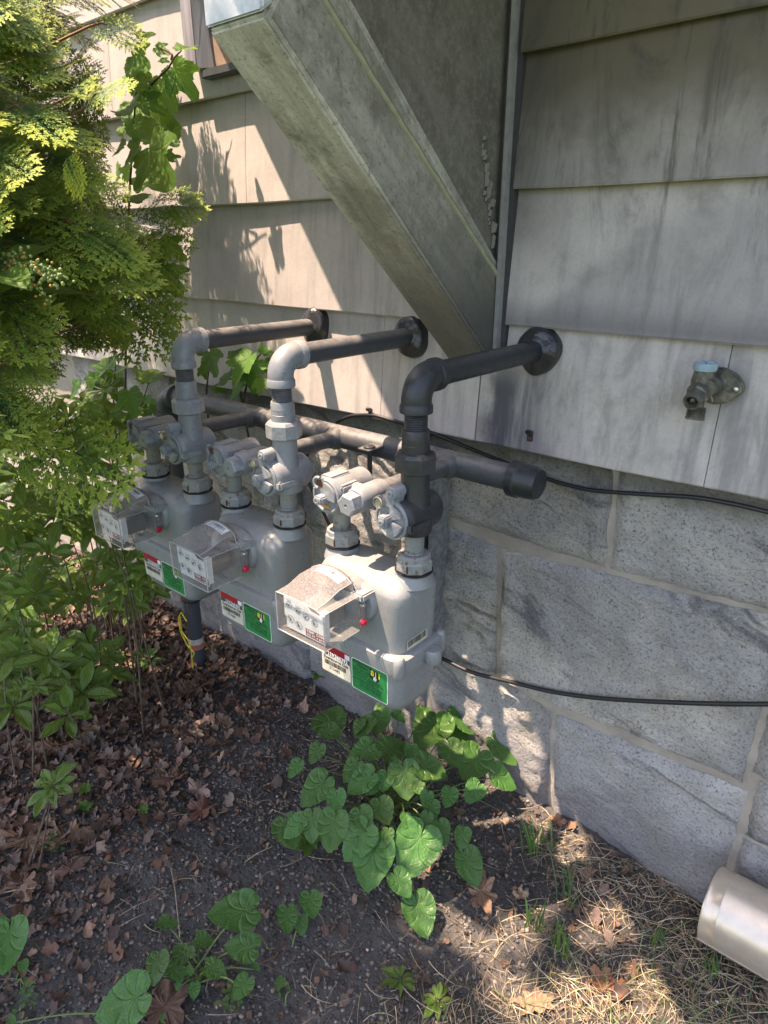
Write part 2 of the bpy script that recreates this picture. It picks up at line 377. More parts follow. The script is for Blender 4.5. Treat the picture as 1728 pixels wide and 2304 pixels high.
# ------------------------------------------------------------------ stone foundation
YS = .045
found = thing('stone_foundation', (-.8, YS, -1.5), 'grey granite block foundation with tan mortar joints under the clapboards', 'wall')
def Q(px, py): v = P(px, py, 1, YS); return (v.x, v.z)
TOPZ = -.40
j1 = Q(1374, 1095); j1b = Q(1362, 1286); j2 = Q(1119, 1230); j2b = Q(1116, 1520); j3 = Q(1240, 1612); j3b = Q(1236, 1830)
mA = [Q(1000, 1186), Q(1119, 1230), Q(1362, 1290), Q(1560, 1356), Q(1728, 1415)]
mB = [Q(1116, 1530), Q(1240, 1603), Q(1400, 1668), Q(1550, 1727), Q(1688, 1785)]
BZ = -1.62
def lin(a, b, x): t = (x - a[0]) / (b[0] - a[0]); return a[1] + (b[1] - a[1]) * t
xr = Q(1705, 1640)[0]; xj = Q(1672, 1850)[0]
stones = [
 # (bl, br, tr, tl)
 [(mA[0][0] - .16, -.705), (j1b[0], mA[2][1]), (j1[0], TOPZ), (mA[0][0] - .16, TOPZ)],
 [(j1b[0], mA[2][1]), (.12, -.69), (.12, TOPZ), (j1[0], TOPZ)],
 [(.12, -.69), (.8, -.71), (.8, TOPZ), (.12, TOPZ)],
 [(.8, -.71), (1.6, -.70), (1.6, TOPZ), (.8, TOPZ)],
 [(-1.14, -1.10), (j2b[0], mB[0][1]), (j2[0], mA[1][1]), (-1.14, -.705)],
 [(j2b[0], mB[0][1]), (xr, mB[4][1] + .002), (xr + .01, -.70), (j2[0], mA[1][1])],
 [(xr, -1.10), (.75, -1.11), (.75, -.705), (xr + .01, -.70)],
 [(.75, -1.11), (1.6, -1.1), (1.6, -.70), (.75, -.705)],
 [(-1.02, BZ), (j3b[0], BZ), (j3[0], mB[1][1]), (-1.02, -1.10)],
 [(j3b[0], BZ), (xj - .01, BZ), (xj, mB[4][1]), (j3[0], mB[1][1])],
 [(xj, -1.27), (.7, -1.27), (.7, -1.11), (xj, -1.10)],
 [(xj - .01, BZ), (.4, BZ), (.4, -1.27), (xj, -1.27)],
 [(.4, BZ), (1.4, BZ), (1.4, -1.27), (.4, -1.27)],
 [(-1.62, -.71), (mA[0][0] - .16, -.705), (mA[0][0] - .16, TOPZ), (-1.62, TOPZ)],
 [(-1.75, -1.12), (-1.14, -1.10), (-1.14, -.705), (-1.75, -.72)],
 [(-1.55, BZ), (-1.02, BZ), (-1.02, -1.10), (-1.55, -1.12)],
 [(-2.3, BZ), (-1.55, BZ), (-1.55, -1.12), (-2.3, -1.12)],
 [(-2.2, -.72), (-1.62, -.71), (-1.62, TOPZ), (-2.2, TOPZ)],
 [(-2.4, -1.12), (-1.75, -1.12), (-1.75, -.72), (-2.4, -.72)],
 [(-3.1, BZ), (-2.3, BZ), (-2.3, -1.12), (-3.1, -1.12)],
 [(-3.0, -.72), (-2.2, -.72), (-2.2, TOPZ), (-3.0, TOPZ)],
 [(-3.2, -1.12), (-2.4, -1.12), (-2.4, -.72), (-3.2, -.72)],
]
def stone(c, k):
    c = [Vector((a, 0, b)) for a, b in c]; g = .0075
    wdt = (c[1] - c[0]).length; hgt = (c[3] - c[0]).length; nx = max(14, int(wdt / .014)); nz = max(14, int(hgt / .014))
    vs = []; fs = []; amp = [.030, .022, .036, .026, .032][k % 5]; rough = 1.8 if k in (8, 15, 4) else 1.
    for j in range(nz + 1):
        for i in range(nx + 1):
            u = i / nx; v = j / nz
            p = c[0] * (1 - u) * (1 - v) + c[1] * u * (1 - v) + c[2] * u * v + c[3] * (1 - u) * v
            du = min(u, 1 - u) * wdt; dv = min(v, 1 - v) * hgt; d = min(du, dv)
            cx = (c[0] + c[1] + c[2] + c[3]) / 4; inw = (cx - p); inw.x = math.copysign(min(abs(inw.x) * 8, 1), inw.x); inw.z = math.copysign(min(abs(inw.z) * 8, 1), inw.z)
            wob = g + .005 * mnoise(Vector((p.x * 22, k * 3.1, p.z * 22))) + .004 * mnoise(Vector((p.x * 60, k, p.z * 60)))
            p = p + Vector((inw.x * wob * (du < .035), 0, inw.z * wob * (dv < .035)))
            e = min(1, d / .020); prof = math.sqrt(max(0, 1 - (1 - e) ** 2))
            q = Vector((p.x * 5, k * 7.7, p.z * 5))
            rel = amp * fractal(q, 1.0, 2.1, 4) * .8 + .0055 * rough * fractal(q * 5, .9, 2.1, 3) + .0028 * rough * mnoise(q * 22)
            y = YS + .016 - prof * (.020 + rel * .9); vs.append((p.x, min(y, YS + .014), p.z))
    for j in range(nz):
        for i in range(nx): a = j * (nx + 1) + i; fs.append((a, a + 1, a + nx + 2, a + nx + 1))
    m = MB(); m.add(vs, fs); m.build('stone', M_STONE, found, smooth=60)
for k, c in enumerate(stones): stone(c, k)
# mortar bed, a gently uneven slab just behind the stone faces
xs = np.arange(-5.2, 3.2, .03); zs = np.arange(-1.7, -.39, .02); MX, MZ = np.meshgrid(xs, zs); MY = YS + .015 + fnoise(MX * 20, MZ * 20, 3, 2) * .006
ii = np.arange(MX.size).reshape(MX.shape); F = np.stack([ii[:-1, :-1], ii[:-1, 1:], ii[1:, 1:], ii[1:, :-1]], -1).reshape(-1, 4)
np_mesh('mortar', np.stack([MX, MY, MZ], -1).reshape(-1, 3), F, M_MORT, found)

# ------------------------------------------------------------------ bracket under the bay
bx0, bx1 = -.942, -.822
br = thing('bracket', ((bx0 + bx1) / 2, 0, -.275), 'grey green wooden diagonal bracket carrying the bay, sooty towards its foot', 'bracket')
T = Vector((0, -.63, .275)); Fo = Vector((0, .03, -.300)); dn = (T - Fo).normalized(); up = Vector((0, dn.z * 1, -dn.y)) # normal in y-z plane, into the brace
up = Vector((0, .658, .753)); wd = .155
def yz(v): return (v.y, v.z)
cut = T + up * .085 + dn * .03
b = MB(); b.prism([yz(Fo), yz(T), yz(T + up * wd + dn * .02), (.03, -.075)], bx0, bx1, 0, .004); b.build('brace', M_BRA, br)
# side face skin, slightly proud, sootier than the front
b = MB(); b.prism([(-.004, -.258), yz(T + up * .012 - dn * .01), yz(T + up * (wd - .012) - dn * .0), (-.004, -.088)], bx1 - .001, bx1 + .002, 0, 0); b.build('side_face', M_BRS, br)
b = MB(); b.prism([(-.634, .279), (-.634, 1.2), (-.5, 1.2), (-.5, .37)], bx0 - .003, bx1 + .003, 0, .004)
M_WHITE = flat('white_painted_wood', (.62, .66, .70), .38)
b.build('end_block', M_WHITE, br)
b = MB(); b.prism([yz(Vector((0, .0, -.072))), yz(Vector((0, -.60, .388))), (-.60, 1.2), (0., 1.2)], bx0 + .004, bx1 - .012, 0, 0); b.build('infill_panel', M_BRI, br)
M_MOULD = flat('olive_moulding_paint', (.36, .36, .25), .5)
a_ = Vector((bx1 + .0015, -.001, -.078)); c_ = Vector((bx1 + .0015, -.62, .396)); d_ = (c_ - a_).normalized()
b = MB(); nrm = Vector((0, d_.z, -d_.y)) * -1
pts = []; 
for k in range(25):
    t = k / 24; q = a_.lerp(c_, t) + Vector((0, 0, .0015 * math.sin(k * 2.3))); pts.append(q)
b.tube(pts, .0058, 6); b.build('moulding', M_MOULD, br, 60)
M_STRIP = flat('pale_strip_paint', (.27, .265, .25), .6); M_DARK = flat('dark_gap', (.05, .05, .05), .8)
MB().box((bx1 + .0035, -.012, -.232), (bx1 + .0125, .03, 1.2), .0015).build('wall_strip', M_STRIP, br)
MB().box((bx1 + .0125, .008, -.26), (-.7975, .03, 1.2)).build('joint_backing', M_DARK, br)
# peeling paint flakes on the infill panel
M_FLAKE = flat('curled_paint', (.17, .16, .13), .6); M_FLAKE.node_tree
b = MB(); b2 = MB(); rr = random.Random(3)
for (px, py, s) in [(1088, 345, 1), (1094, 372, .8), (1092, 400, 1.1), (1098, 425, 1.2), (1090, 440, .7), (1104, 455, 1.1), (1107, 520, 1.3), (1106, 545, .9), (1096, 390, .6), (1100, 470, .8), (1086, 320, .6), (1102, 500, .5)]:
    c = P(px, py, 0, bx1 - .011); hgt = .012 * s
    for k in range(2):
        o = Vector((0, rr.uniform(-.006, .006), rr.uniform(-.008, .008))); l = hgt * rr.uniform(.7, 1.4); wq = .004 * rr.uniform(.6, 1.5)
        v = [c + o + Vector((.0005, -wq, -l * .6)), c + o + Vector((.006 * s, -wq * .1, -l * .5)), c + o + Vector((.008 * s, wq * .3, l * .3)), c + o + Vector((.0005, -wq * .6, l * .7)), c + o + Vector((.0005, wq, l * .2)), c + o + Vector((.0005, wq * 1.2, -l * .5))]
        b.add(v, [(0, 1, 2, 3)]); b2.add([c + o + Vector((.0006, y, z)) for y, z in ((-wq * .2, -l), (wq * 1.6, -l * .4), (wq * 1.3, l * .4), (0, l))], [(0, 1, 2, 3)])
b.build('paint_flake', M_FLAKE, br, 0); b2.build('bare_patch', M_DARK, br, 0)

# unseen slab added above the bracket, its edge shaped to shade the right hand side
zb = .86; c0 = -1.449 - .667 * zb
bay = thing('bay_floor', (0, -.3, zb), 'grey soffit of the projecting bay above the bracket', 'bay')
b = MB(); b.prism([(c0, 0.04), (c0 + 1.2 * 1.12, -1.12), (.10, -1.12), (.10, .04)], zb, zb + .05, 2, 0); b.build('soffit', M_SIDL, bay)

# capped trim end at the upper left
tr = thing('trim_cap', (-1.79, 0, .43), 'weathered grey metal clad trim end with a dark ledge below it, upper left', 'trim')
M_TRIM = NM('weathered_trim'); q = M_TRIM.noise(M_TRIM.scale(M_TRIM.pos(), (60, 60, 4)), 1, 5, .7)
M_TRIM = M_TRIM.pbr(M_TRIM.mix(M_TRIM.map(q, .35, .65), (.40, .39, .41), (.26, .25, .27)), .5, .2)
M_LEDGE = flat('dark_ledge', (.10, .11, .115), .5, .3); M_RAW = flat('brown_board', (.36, .25, .19), .7)
b = MB(); b.prism([(-1.835, -.035), (-1.785, -.035), (-1.785, .03), (-1.835, .03)], .438, 1.3, 2, .002); b.build('front_casing', M_TRIM, tr)
b = MB(); b.loft([[(-1.7835, -.034, z), (-1.7835 + wq, -.010, z), (-1.7835 + wq, .03, z), (-1.7835, .03, z)] for z, wq in ((.432, .042), (.62, .018), (1.3, .016))]); b.build('side_casing', M_TRIM, tr, 20)
MB().box((-1.782, -.026, .408), (-1.60, .03, .4295), .003).build('ledge', M_LEDGE, tr)
MB().box((-1.7445, -.004, .4305), (-1.60, .028, 1.3)).build('board', M_RAW, tr)

# ------------------------------------------------------------------ gas meters and pipes
def mat_paint(name, c, dusty=.35, rough=.42, rust=0.):
    m = NM(name); p = m.pos(); g = m.n('ShaderNodeNewGeometry'); o = m.noise(p, 45, 5, .7); f = m.noise(p, 230, 4, .7); spk = m.vor(p, 150); big = m.noise(p, 11, 4)
    base = m.mix(m.map(big, .35, .65, 0, .35), c, tuple(x * .82 for x in c))
    base = m.mix(m.map(o, .56, .70, 0, .35), base, tuple(x * .6 for x in c))
    # settled pale dust on faces that look up
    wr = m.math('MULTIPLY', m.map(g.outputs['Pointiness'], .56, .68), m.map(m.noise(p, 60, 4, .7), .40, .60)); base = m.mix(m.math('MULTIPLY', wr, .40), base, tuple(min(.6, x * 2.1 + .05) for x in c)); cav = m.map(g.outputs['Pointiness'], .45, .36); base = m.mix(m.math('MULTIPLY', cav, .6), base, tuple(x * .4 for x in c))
    upz = m.map(m.sep(g.outputs['Normal'])[2], .25, .85); base = m.mix(m.math('MULTIPLY', m.math('MULTIPLY', upz, dusty), m.map(o, .3, .65, .35, 1)), base, (.46, .42, .37))
    base = m.mix(m.map(spk, .07, .035, 0, .55), base, (.10, .095, .08))
    if rust: 
        rn = m.noise(p, 90, 5, .7); base = m.mix(m.map(rn, .57, .64, 0, rust), base, (.15, .06, .025))
    rg = m.map(o, .3, .7, rough - .06, rough + .18, False)
    return m.pbr(base, rg, 0, m.bump(m.math('ADD', f, m.math('MULTIPLY', o, .9)), .34, .0016), .5)
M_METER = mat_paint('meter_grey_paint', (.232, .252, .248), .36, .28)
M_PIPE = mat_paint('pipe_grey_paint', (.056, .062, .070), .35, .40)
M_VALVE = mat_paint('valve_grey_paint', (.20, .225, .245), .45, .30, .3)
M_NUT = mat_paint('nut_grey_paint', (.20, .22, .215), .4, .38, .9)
M_PIPE_SHADE = mat_paint('dark_pipe_paint', (.020, .023, .027), .08, .30)  # same pipe grey with the shade put into its colour
M_TAR = NM('black_sealant'); M_TAR = M_TAR.pbr(M_TAR.mix(M_TAR.noise(M_TAR.pos(), 60, 4), (.015, .015, .017), (.05, .05, .05)), .28, 0, M_TAR.bump(M_TAR.noise(M_TAR.pos(), 70, 3), .6, .006))
M_RUST = flat('rust', (.13, .045, .02), .85); M_STEEL = flat('bright_steel', (.55, .53, .50), .28, .9)
M_GALV = mat_paint('galvanised_steel', (.13, .14, .14), .3, .4); M_BLACK = flat('black_rubber', (.018, .019, .022), .42)
M_OCHRE = flat('orange_lubricant', (.55, .25, .04), .5)
def col_m(name, c, rough=.45): return flat(name, c, rough)
M_WL = col_m('white_print', (.78, .80, .80)); M_RL = col_m('red_print', (.36, .012, .02)); M_MRL = col_m('maroon_print', (.20, .015, .025)); M_GL = col_m('green_print', (.012, .22, .055))
M_YL = col_m('yellow_print', (.80, .72, .04)); M_KL = col_m('black_print', (.02, .02, .022)); M_DG = col_m('dark_grey_print', (.06, .06, .065)); M_CR = col_m('cream_print', (.55, .54, .44)); M_DGR = col_m('dark_green_print', (.004, .06, .015))
M_DIAL = col_m('dial_white', (.72, .78, .80), .4)
def mat_cover():
    m = NM('dusty_clear_plastic'); p = m.pos(); g = m.n('ShaderNodeNewGeometry'); upz = m.map(m.sep(g.outputs['Normal'])[2], .2, .8)
    dn_ = m.noise(p, 260, 4, .75); dt = m.n('ShaderNodeVectorMath', operation='DOT_PRODUCT'); m.lk(g.outputs['Normal'], dt.inputs[0]); m.lk(g.outputs['Incoming'], dt.inputs[1]); fz = m.math('POWER', m.math('SUBTRACT', 1., m.math('ABSOLUTE', dt.outputs['Value'])), 4.)
    tr_ = m.n('ShaderNodeBsdfTransparent'); tr_.inputs[0].default_value = (.90, .91, .90, 1)
    gl = m.n('ShaderNodeBsdfGlossy'); gl.inputs['Roughness'].default_value = .09
    m.lk(m.bump(m.noise(p, 40, 3), .12, .004), gl.inputs['Normal'])
    x1 = m.n('ShaderNodeMixShader'); m.set(x1.inputs[0], m.math('ADD', m.math('MULTIPLY', fz, .75), .055)); m.lk(tr_.outputs[0], x1.inputs[1]); m.lk(gl.outputs[0], x1.inputs[2])
    df = m.n('ShaderNodeBsdfDiffuse'); df.inputs[0].default_value = (.50, .46, .43, 1)
    dust = m.math('ADD', m.math('MULTIPLY', m.math('MULTIPLY', upz, m.map(dn_, .25, .75, .4, 1.)), .30), m.math('MULTIPLY', m.map(dn_, .3, .8, .5, 1.), .17))
    x2 = m.n('ShaderNodeMixShader'); m.set(x2.inputs[0], dust); m.lk(x1.outputs[0], x2.inputs[1]); m.lk(df.outputs[0], x2.inputs[2]); m.lk(x2.outputs[0], m.out.inputs[0]); return m.m
M_COVER = mat_cover()
M_RIM = NM('moulded_plastic_edge'); _t = M_RIM.n('ShaderNodeBsdfTransparent'); _t.inputs[0].default_value = (.8, .8, .8, 1); _g = M_RIM.n('ShaderNodeBsdfPrincipled'); _g.inputs['Base Color'].default_value = (.55, .55, .54, 1); _g.inputs['Roughness'].default_value = .15; _x = M_RIM.n('ShaderNodeMixShader'); _x.inputs[0].default_value = .55
M_RIM.lk(_t.outputs[0], _x.inputs[1]); M_RIM.lk(_g.outputs[0], _x.inputs[2]); M_RIM.lk(_x.outputs[0], M_RIM.out.inputs[0]); M_RIM = M_RIM.m

def rrect(cx, cy, hx, hy, z, r, n=6):
    pts = []
    for (sx, sy, a0) in ((1, 1, 0), (-1, 1, 90), (-1, -1, 180), (1, -1, 270)):
        for k in range(n + 1):
            a = math.radians(a0 + 90 * k / n); pts.append((cx + sx * (hx - r) + r * math.cos(a), cy + sy * (hy - r) + r * math.sin(a), z))
    return pts
def text_mesh(name, s, size, mat, parent, org, xd, yd, nrm, extrude=.00015, align='LEFT', bold=0., spacing=1.):
    """flat print lettering lying on a face: org = left end of the base line, xd / yd directions"""
    c = bpy.data.curves.new('lettering', 'FONT'); c.body = s; c.size = size; c.align_x = align; c.extrude = extrude; c.offset = bold; c.resolution_u = 2; c.space_character = spacing
    o = bpy.data.objects.new('lettering', c); COL.objects.link(o); bpy.context.view_layer.update()
    me = bpy.data.meshes.new_from_object(o.evaluated_get(bpy.context.evaluated_depsgraph_get())); bpy.data.objects.remove(o); bpy.data.curves.remove(c)
    xd = Vector(xd); yd = Vector(yd); nrm = Vector(nrm); off = wloc(parent); org = Vector(org)
    for v in me.vertices: q = v.co.copy(); v.co = org + xd * q.x + yd * q.y + nrm * q.z - off
    me.materials.clear(); me.name = name
    return link(name, me, mat, parent)
HUBX = [-.711, -1.064, -1.409]; BY = -.428
cx0 = -.806
def make_meter():
    t = thing('gas_meter', (cx0, BY, -.886), '', 'gas meter', 'gas meters in a row on the pipe manifold')
    # lower case
    b = MB(); b.loft([rrect(cx0, BY, .080, .040, -.9015, .03), rrect(cx0, BY, .096, .052, -.897, .03), rrect(cx0, BY, .108, .062, -.886, .028), rrect(cx0, BY, .1125, .067, -.868, .026), rrect(cx0, BY, .1145, .068, -.790, .026), rrect(cx0, BY, .1145, .068, -.780, .026)])
    b.build('lower_case', M_METER, t, 50)
    # flange with corner bosses and ears
    b = MB(); b.loft([rrect(cx0, BY, .118, .071, -.797, .028), rrect(cx0, BY, .123, .076, -.7925, .030), rrect(cx0, BY, .126, .079, -.767, .032), rrect(cx0, BY, .1255, .0785, -.757, .032), rrect(cx0, BY, .120, .073, -.7535, .030)])
    fl = b.build('flange', M_METER, t, 40)
    for sx in (-1, 1):
        for sy in (-1, 1):
            b = MB(); b.lathe([(0, .010), (.004, .0125), (.034, .0125), (.042, .0115), (.047, .008), (.0485, .003)], (cx0 + sx * .114, BY + sy * .067 , -.797), n=16); b.build('corner_boss', M_METER, fl)
    b = MB(); b.lathe([(0, .016), (.003, .018), (.026, .018), (.031, .015)], (cx0 + .134, BY + .015, -.792), n=20); b.build('flange_ear', M_METER, fl)
    # upper case: rounded body with sloping shoulders
    R = []
    for (z, hx, hy, r) in ((-.760, .112, .064, .034), (-.735, .1135, .066, .034), (-.65, .1165, .068, .036), (-.632, .1165, .068, .036), (-.626, .1150, .0665, .036), (-.616, .1115, .0605, .038), (-.607, .106, .050, .038), (-.601, .098, .041, .036), (-.599, .070, .020, .018)): R.append(rrect(cx0, BY, hx, hy, z, r))
    b = MB(); b.loft(R); 
    for hx in (-.095, .095): b.lathe([(-.014, .042), (-.004, .039), (.003, .0355), (.008, .033), (.0105, .033)], (cx0 + hx * .96, BY, -.603), n=28)
    up_ = b.build('upper_case', M_METER, t, 50)
    for hx in (-.095, .095):
        b = MB(); b.lathe([(0, .0365), (.002, .0375), (.004, .0375)], (cx0 + hx, BY, -.592), n=24); c = b.build('hub_gasket', M_BLACK, up_)
        b = MB(); b.lathe([(0, .034), (.003, .0365), (.020, .0365), (.024, .034)], (cx0 + hx, BY, -.588), n=8, ph=.3); b.lathe([(.022, .0325), (.031, .0315), (.034, .028), (.034, .0215)], (cx0 + hx, BY, -.588), n=28)
        nu = b.build('union_nut', M_NUT, t, 30)
        b = MB()
        for k in (1, 4, 6): 
            a = .3 + 2 * PI * (k) / 8 + .0; c_ = Vector((cx0 + hx + .0365 * math.cos(a), BY + .0365 * math.sin(a), -.576)); b.box(c_ - Vector((.002, .002, .008)), c_ + Vector((.002, .002, .008)), .0015)
        b.build('rust_mark', M_RUST, nu)
    # index housing
    rx, ry = -.8275, -.497
    b = MB(); b.lathe([(0, .060), (.012, .060), (.018, .056)], (rx + .022, ry + .006, -.682), (0, -1, 0), 32); b.box((rx + .02, ry - .034, -.660), (rx + .075, ry + .005, -.640), .004)
    b.prism([(rx - .058, -.735), (rx + .060, -.735), (rx + .060, -.650), (rx + .045, -.622), (rx + .02, -.610), (rx - .02, -.610), (rx - .045, -.622), (rx - .058, -.650)], ry - .024, ry + .004, 1, .003)
    ho = b.build('index_housing', M_METER, t, 40)
    b = MB(); b.prism([(rx - .060, -.66), (rx + .046, -.66), (rx + .046, -.628), (rx + .035, -.6), (rx + .012, -.589), (rx - .022, -.589), (rx - .048, -.6), (rx - .060, -.632)], ry - .030, ry - .0245, 1, .0015); b.build('gasket', M_DARK_GASKET, t, 30)
    # clear cover: front pane, sides, stepped barrel roof
    y0, y1 = ry - .142, ry - .031   # front and back
    def outline(y, top, x0, x1, zb_):  # closed profile in x-z at depth y
        xs = [(x0, zb_), (x1, zb_), (x1, -.645), (x1 - .014, -.640)]
        m_ = (x0 + x1) / 2 - .008
        for k in range(9):
            a = k / 8; xx = (x1 - .018) + (x0 + .002 - (x1 - .018)) * a; xs.append((xx, -.640 + (top + .640) * math.sin(PI * (.12 + .76 * a)) ** .6))
        xs.append((x0, -.645)); return [(x, y, z) for x, z in xs]
    b = MB(); b.loft([outline(y0, -.634, rx - .0625, rx + .0635, -.738), outline(y0 + .0025, -.633, rx - .064, rx + .0645, -.739), outline(y0 + .035, -.622, rx - .062, rx + .0635, -.738), outline(y0 + .070, -.594, rx - .062, rx + .0635, -.738), outline(y1, -.588, rx - .062, rx + .0635, -.737)], cap=False)
    n = len(outline(0, 0, 0, 1, 0)); b.f.append(tuple(range(n - 1, -1, -1)))
    cv = b.build('index_cover', M_COVER, t, 28)
    b = MB()  # thicker moulded rim around the front pane and the latch ear
    o_ = outline(y0 - .0008, -.634, rx - .0635, rx + .0645, -.7395); b.tube([o_[k % n] for k in range(n + 1)], .0017, 6)
    b.build('cover_rim', M_RIM, cv, 40); b = MB(); b.box((rx + .0645, y1 - .004, -.728), (rx + .0665, y1 + .018, -.650), .0005); b.box((rx + .0662, y1 + .004, -.728), (rx + .072, y1 + .006, -.648))
    b.build('latch_ear', M_COVER, cv, 40)
    b = MB(); b.lathe([(0, .0085), (.006, .0085), (.009, .006)], (rx + .0665, y1 + .004, -.715), (1, 0, 0), 18); sp_ = b.build('seal_plug', M_PLUG, t)
    b = MB(); b.lathe([(0, .0105), (.004, .0105)], (rx + .0662, y1 + .004, -.715), (1, 0, 0), 22); b.build('plug_collar', M_COVER, sp_)
    b = MB(); b.lathe([(0, .005), (.004, .005), (.0055, .003)], (rx + .0665, y1 + .006, -.672), (1, 0, 0), 12); b.lathe([(0, .008), (.0012, .008)], (rx + .0665, y1 + .006, -.672), (1, 0, 0), 18); b.build('screw', M_STEEL, t)
    # index works and dial plate
    b = MB(); b.box((rx - .040, y0 + .028, -.725), (rx + .030, y1 - .005, -.678), .003); b.build('index_works', M_WORKS, t)
    MB().box((rx + .042, y0 + .012, -.728), (rx + .055, y0 + .028, -.652), .001).build('side_post', M_WL, t)
    b = MB(); b.prism([(rx - .052, -.650), (rx + .012, -.650), (rx + .022, -.660), (rx + .0575, -.662), (rx + .0575, -.731), (rx - .047, -.731), (rx - .047, -.703), (rx - .052, -.699)][::-1], y0 + .010, y0 + .0115, 1); dp = b.build('dial_plate', M_DIAL, t, 20)
    b = MB(); o2 = [outline(y1 - .001, -.588, rx - .0628, rx + .0643, -.7375), outline(y0 + .070, -.594, rx - .0628, rx + .0643, -.7385)]; b.tube([q for q in o2[0][2:]] , .0012, 5); b.build('cover_step', M_RIM, cv, 40)
    b = MB(); b.tube([o_[2], outline(y0 + .035, -.622, rx - .062, rx + .0635, -.738)[2], o2[0][2]], .0012, 5, True); b.build('cover_edge', M_RIM, cv, 40)
    b = MB(); b.tube([o_[1], o2[0][1]], .0012, 5); b.build('cover_edge', M_RIM, cv, 40)
    b = MB(); b.tube([o_[4], outline(y0 + .035, -.622, rx - .062, rx + .0635, -.738)[4], o2[1][4], o2[0][4]], .0010, 5); b.build('cover_edge', M_RIM, cv, 40)
    f = y0 + .0095
    MB().box((rx + .006, f - .0002, -.7275), (rx + .0570, f, -.7085)).build('maroon_patch', M_MRL, dp)
    def dial(x, z, r, ang):
        b = MB()
        pr = []
        for k in range(29): a = 2 * PI * k / 28; pr.append((x + r * math.cos(a), f, z + r * math.sin(a)))
        for k in range(28):
            a = 2 * PI * (k + .5) / 28
            if k % 3 == 0: c_ = Vector((x + r * math.cos(a) * .78, f, z + r * math.sin(a) * .78)); b.box(c_ - Vector((.0005, .0001, .0008)), c_ + Vector((.0005, .0001, .0008)))
        b.tube(pr, .00018, 4, False)
        d = Vector((math.cos(ang), 0, math.sin(ang))); s_ = Vector((-d.z, 0, d.x)); c_ = Vector((x, f - .0012, z)); L = r * .95
        b.add([c_ - d * L * .35 + s_ * L * .33, c_ - d * L * .35 - s_ * L * .33, c_ + d * L, c_ - d * L * .35 + s_ * L * .33 + Vector((0, -.0006, 0)), c_ - d * L * .35 - s_ * L * .33 + Vector((0, -.0006, 0)), c_ + d * L + Vector((0, -.0006, 0))], [(0, 1, 2), (5, 4, 3), (0, 3, 4, 1), (1, 4, 5, 2), (2, 5, 3, 0)])
        b.build('pointer_dial', M_KL, dp, 0)
    for x, z, a in ((-.037, -.667, 0), (-.0145, -.673, 0), (.008, -.679, 0), (.031, -.685, 0)): dial(rx + x, z, .0085, DIALA.pop(0))
    for x, z, a in ((-.036, -.704, 0), (-.0135, -.711, 0)): dial(rx + x + .001, z, .0100, DIALA.pop(0))
    for k, tx in enumerate(('1 MILLION', '100 THOUSAND', '10 THOUSAND', '1 THOUSAND')): text_mesh('lettering', tx, .0026, M_KL, dp, (rx - .044 + k * .0225, f - .0001, -.657 - .006 * k), (1, 0, 0), (0, 0, 1), (0, -1, 0), .00005)
    text_mesh('lettering', 'TEMP. COMP.', .0088, M_WL, dp, (rx + .0085, f - .0004, -.7165), (1, 0, 0), (0, 0, 1), (0, -1, 0), .0001, bold=.00018)
    text_mesh('lettering', 'CU. FT. = 60°F', .0075, M_WL, dp, (rx + .0085, f - .0004, -.7250), (1, 0, 0), (0, 0, 1), (0, -1, 0), .0001, bold=.00015)
    # bar code sticker on the crown of the cover, following its curve
    b = MB(); b2 = MB()
    def cov(a, y): 
        x0, x1 = rx - .062, rx + .0635; xx = (x1 - .018) + (x0 + .002 - (x1 - .018)) * a
        top = -.594 + (-.588 + .594) * (y - (y0 + .07)) / (y1 - y0 - .07); return Vector((xx, y, -.640 + (top + .640) * math.sin(PI * (.12 + .76 * a)) ** .6 + .0009))
    vs = [cov(.10 + .62 * i / 16, y) for y in (y1 - .030, y1 - .004) for i in range(17)]
    b.add(vs, [(i, i + 1, i + 18, i + 17) for i in range(16)]); st_ = b.build('top_sticker', M_WL, t, 60)
    rr_ = random.Random(5); a = .18
    while a < .5:
        w_ = rr_.uniform(.004, .012); lo = y1 - .022 if rr_.random() < .6 else y1 - .018
        v = [cov(a, lo), cov(a + w_, lo), cov(a + w_, y1 - .009), cov(a, y1 - .009)]; b2.add([q + Vector((0, 0, .0005)) for q in v], [(0, 1, 2, 3)]); a += w_ + rr_.uniform(.006, .014)
    for k in range(9):
        a = .55 + .013 * (k % 3) * 1.6; y = y1 - .024 + .006 * (k // 3); v = [cov(a, y), cov(a + .015, y), cov(a + .015, y + .0025), cov(a, y + .0025)]; b2.add([q + Vector((0, 0, .0005)) for q in v], [(0, 1, 2, 3)])
    for k in range(14):
        a = .12 + .6 * rr_.random(); y = y1 - .0275 + .0022 * (k % 2); v = [cov(a, y), cov(a + .03, y), cov(a + .03, y + .0009), cov(a, y + .0009)]; b2.add([q + Vector((0, 0, .0005)) for q in v], [(0, 1, 2, 3)])
    b2.build('bar_code', M_DG, st_, 0)
    # settle the index unit to its true height and reach
    for o in t.children_recursive:
        if o.name.split('.')[0] in ('lower_case', 'flange', 'corner_boss', 'flange_ear', 'upper_case', 'hub_gasket', 'union_nut', 'rust_mark'): continue
        of = wloc(o)
        for v in o.data.vertices:
            z = v.co.z + of.z; y = v.co.y + of.y
            z = -.625 + (z + .645) * (.81 if z < -.645 else .66); y = y if y > -.53 else -.53 + (y + .53) * .85
            v.co.z = z - of.z; v.co.y = y - of.y
    return t
DIALA = [math.radians(a) for a in (170, -15, 40, 120, 130, 115)] * 1
M_DARK_GASKET = flat('grey_foam_gasket', (.22, .19, .165), .9); M_PLUG = flat('red_plug', (.55, .02, .05), .3); M_WORKS = flat('index_works_grey', (.16, .155, .15), .4)
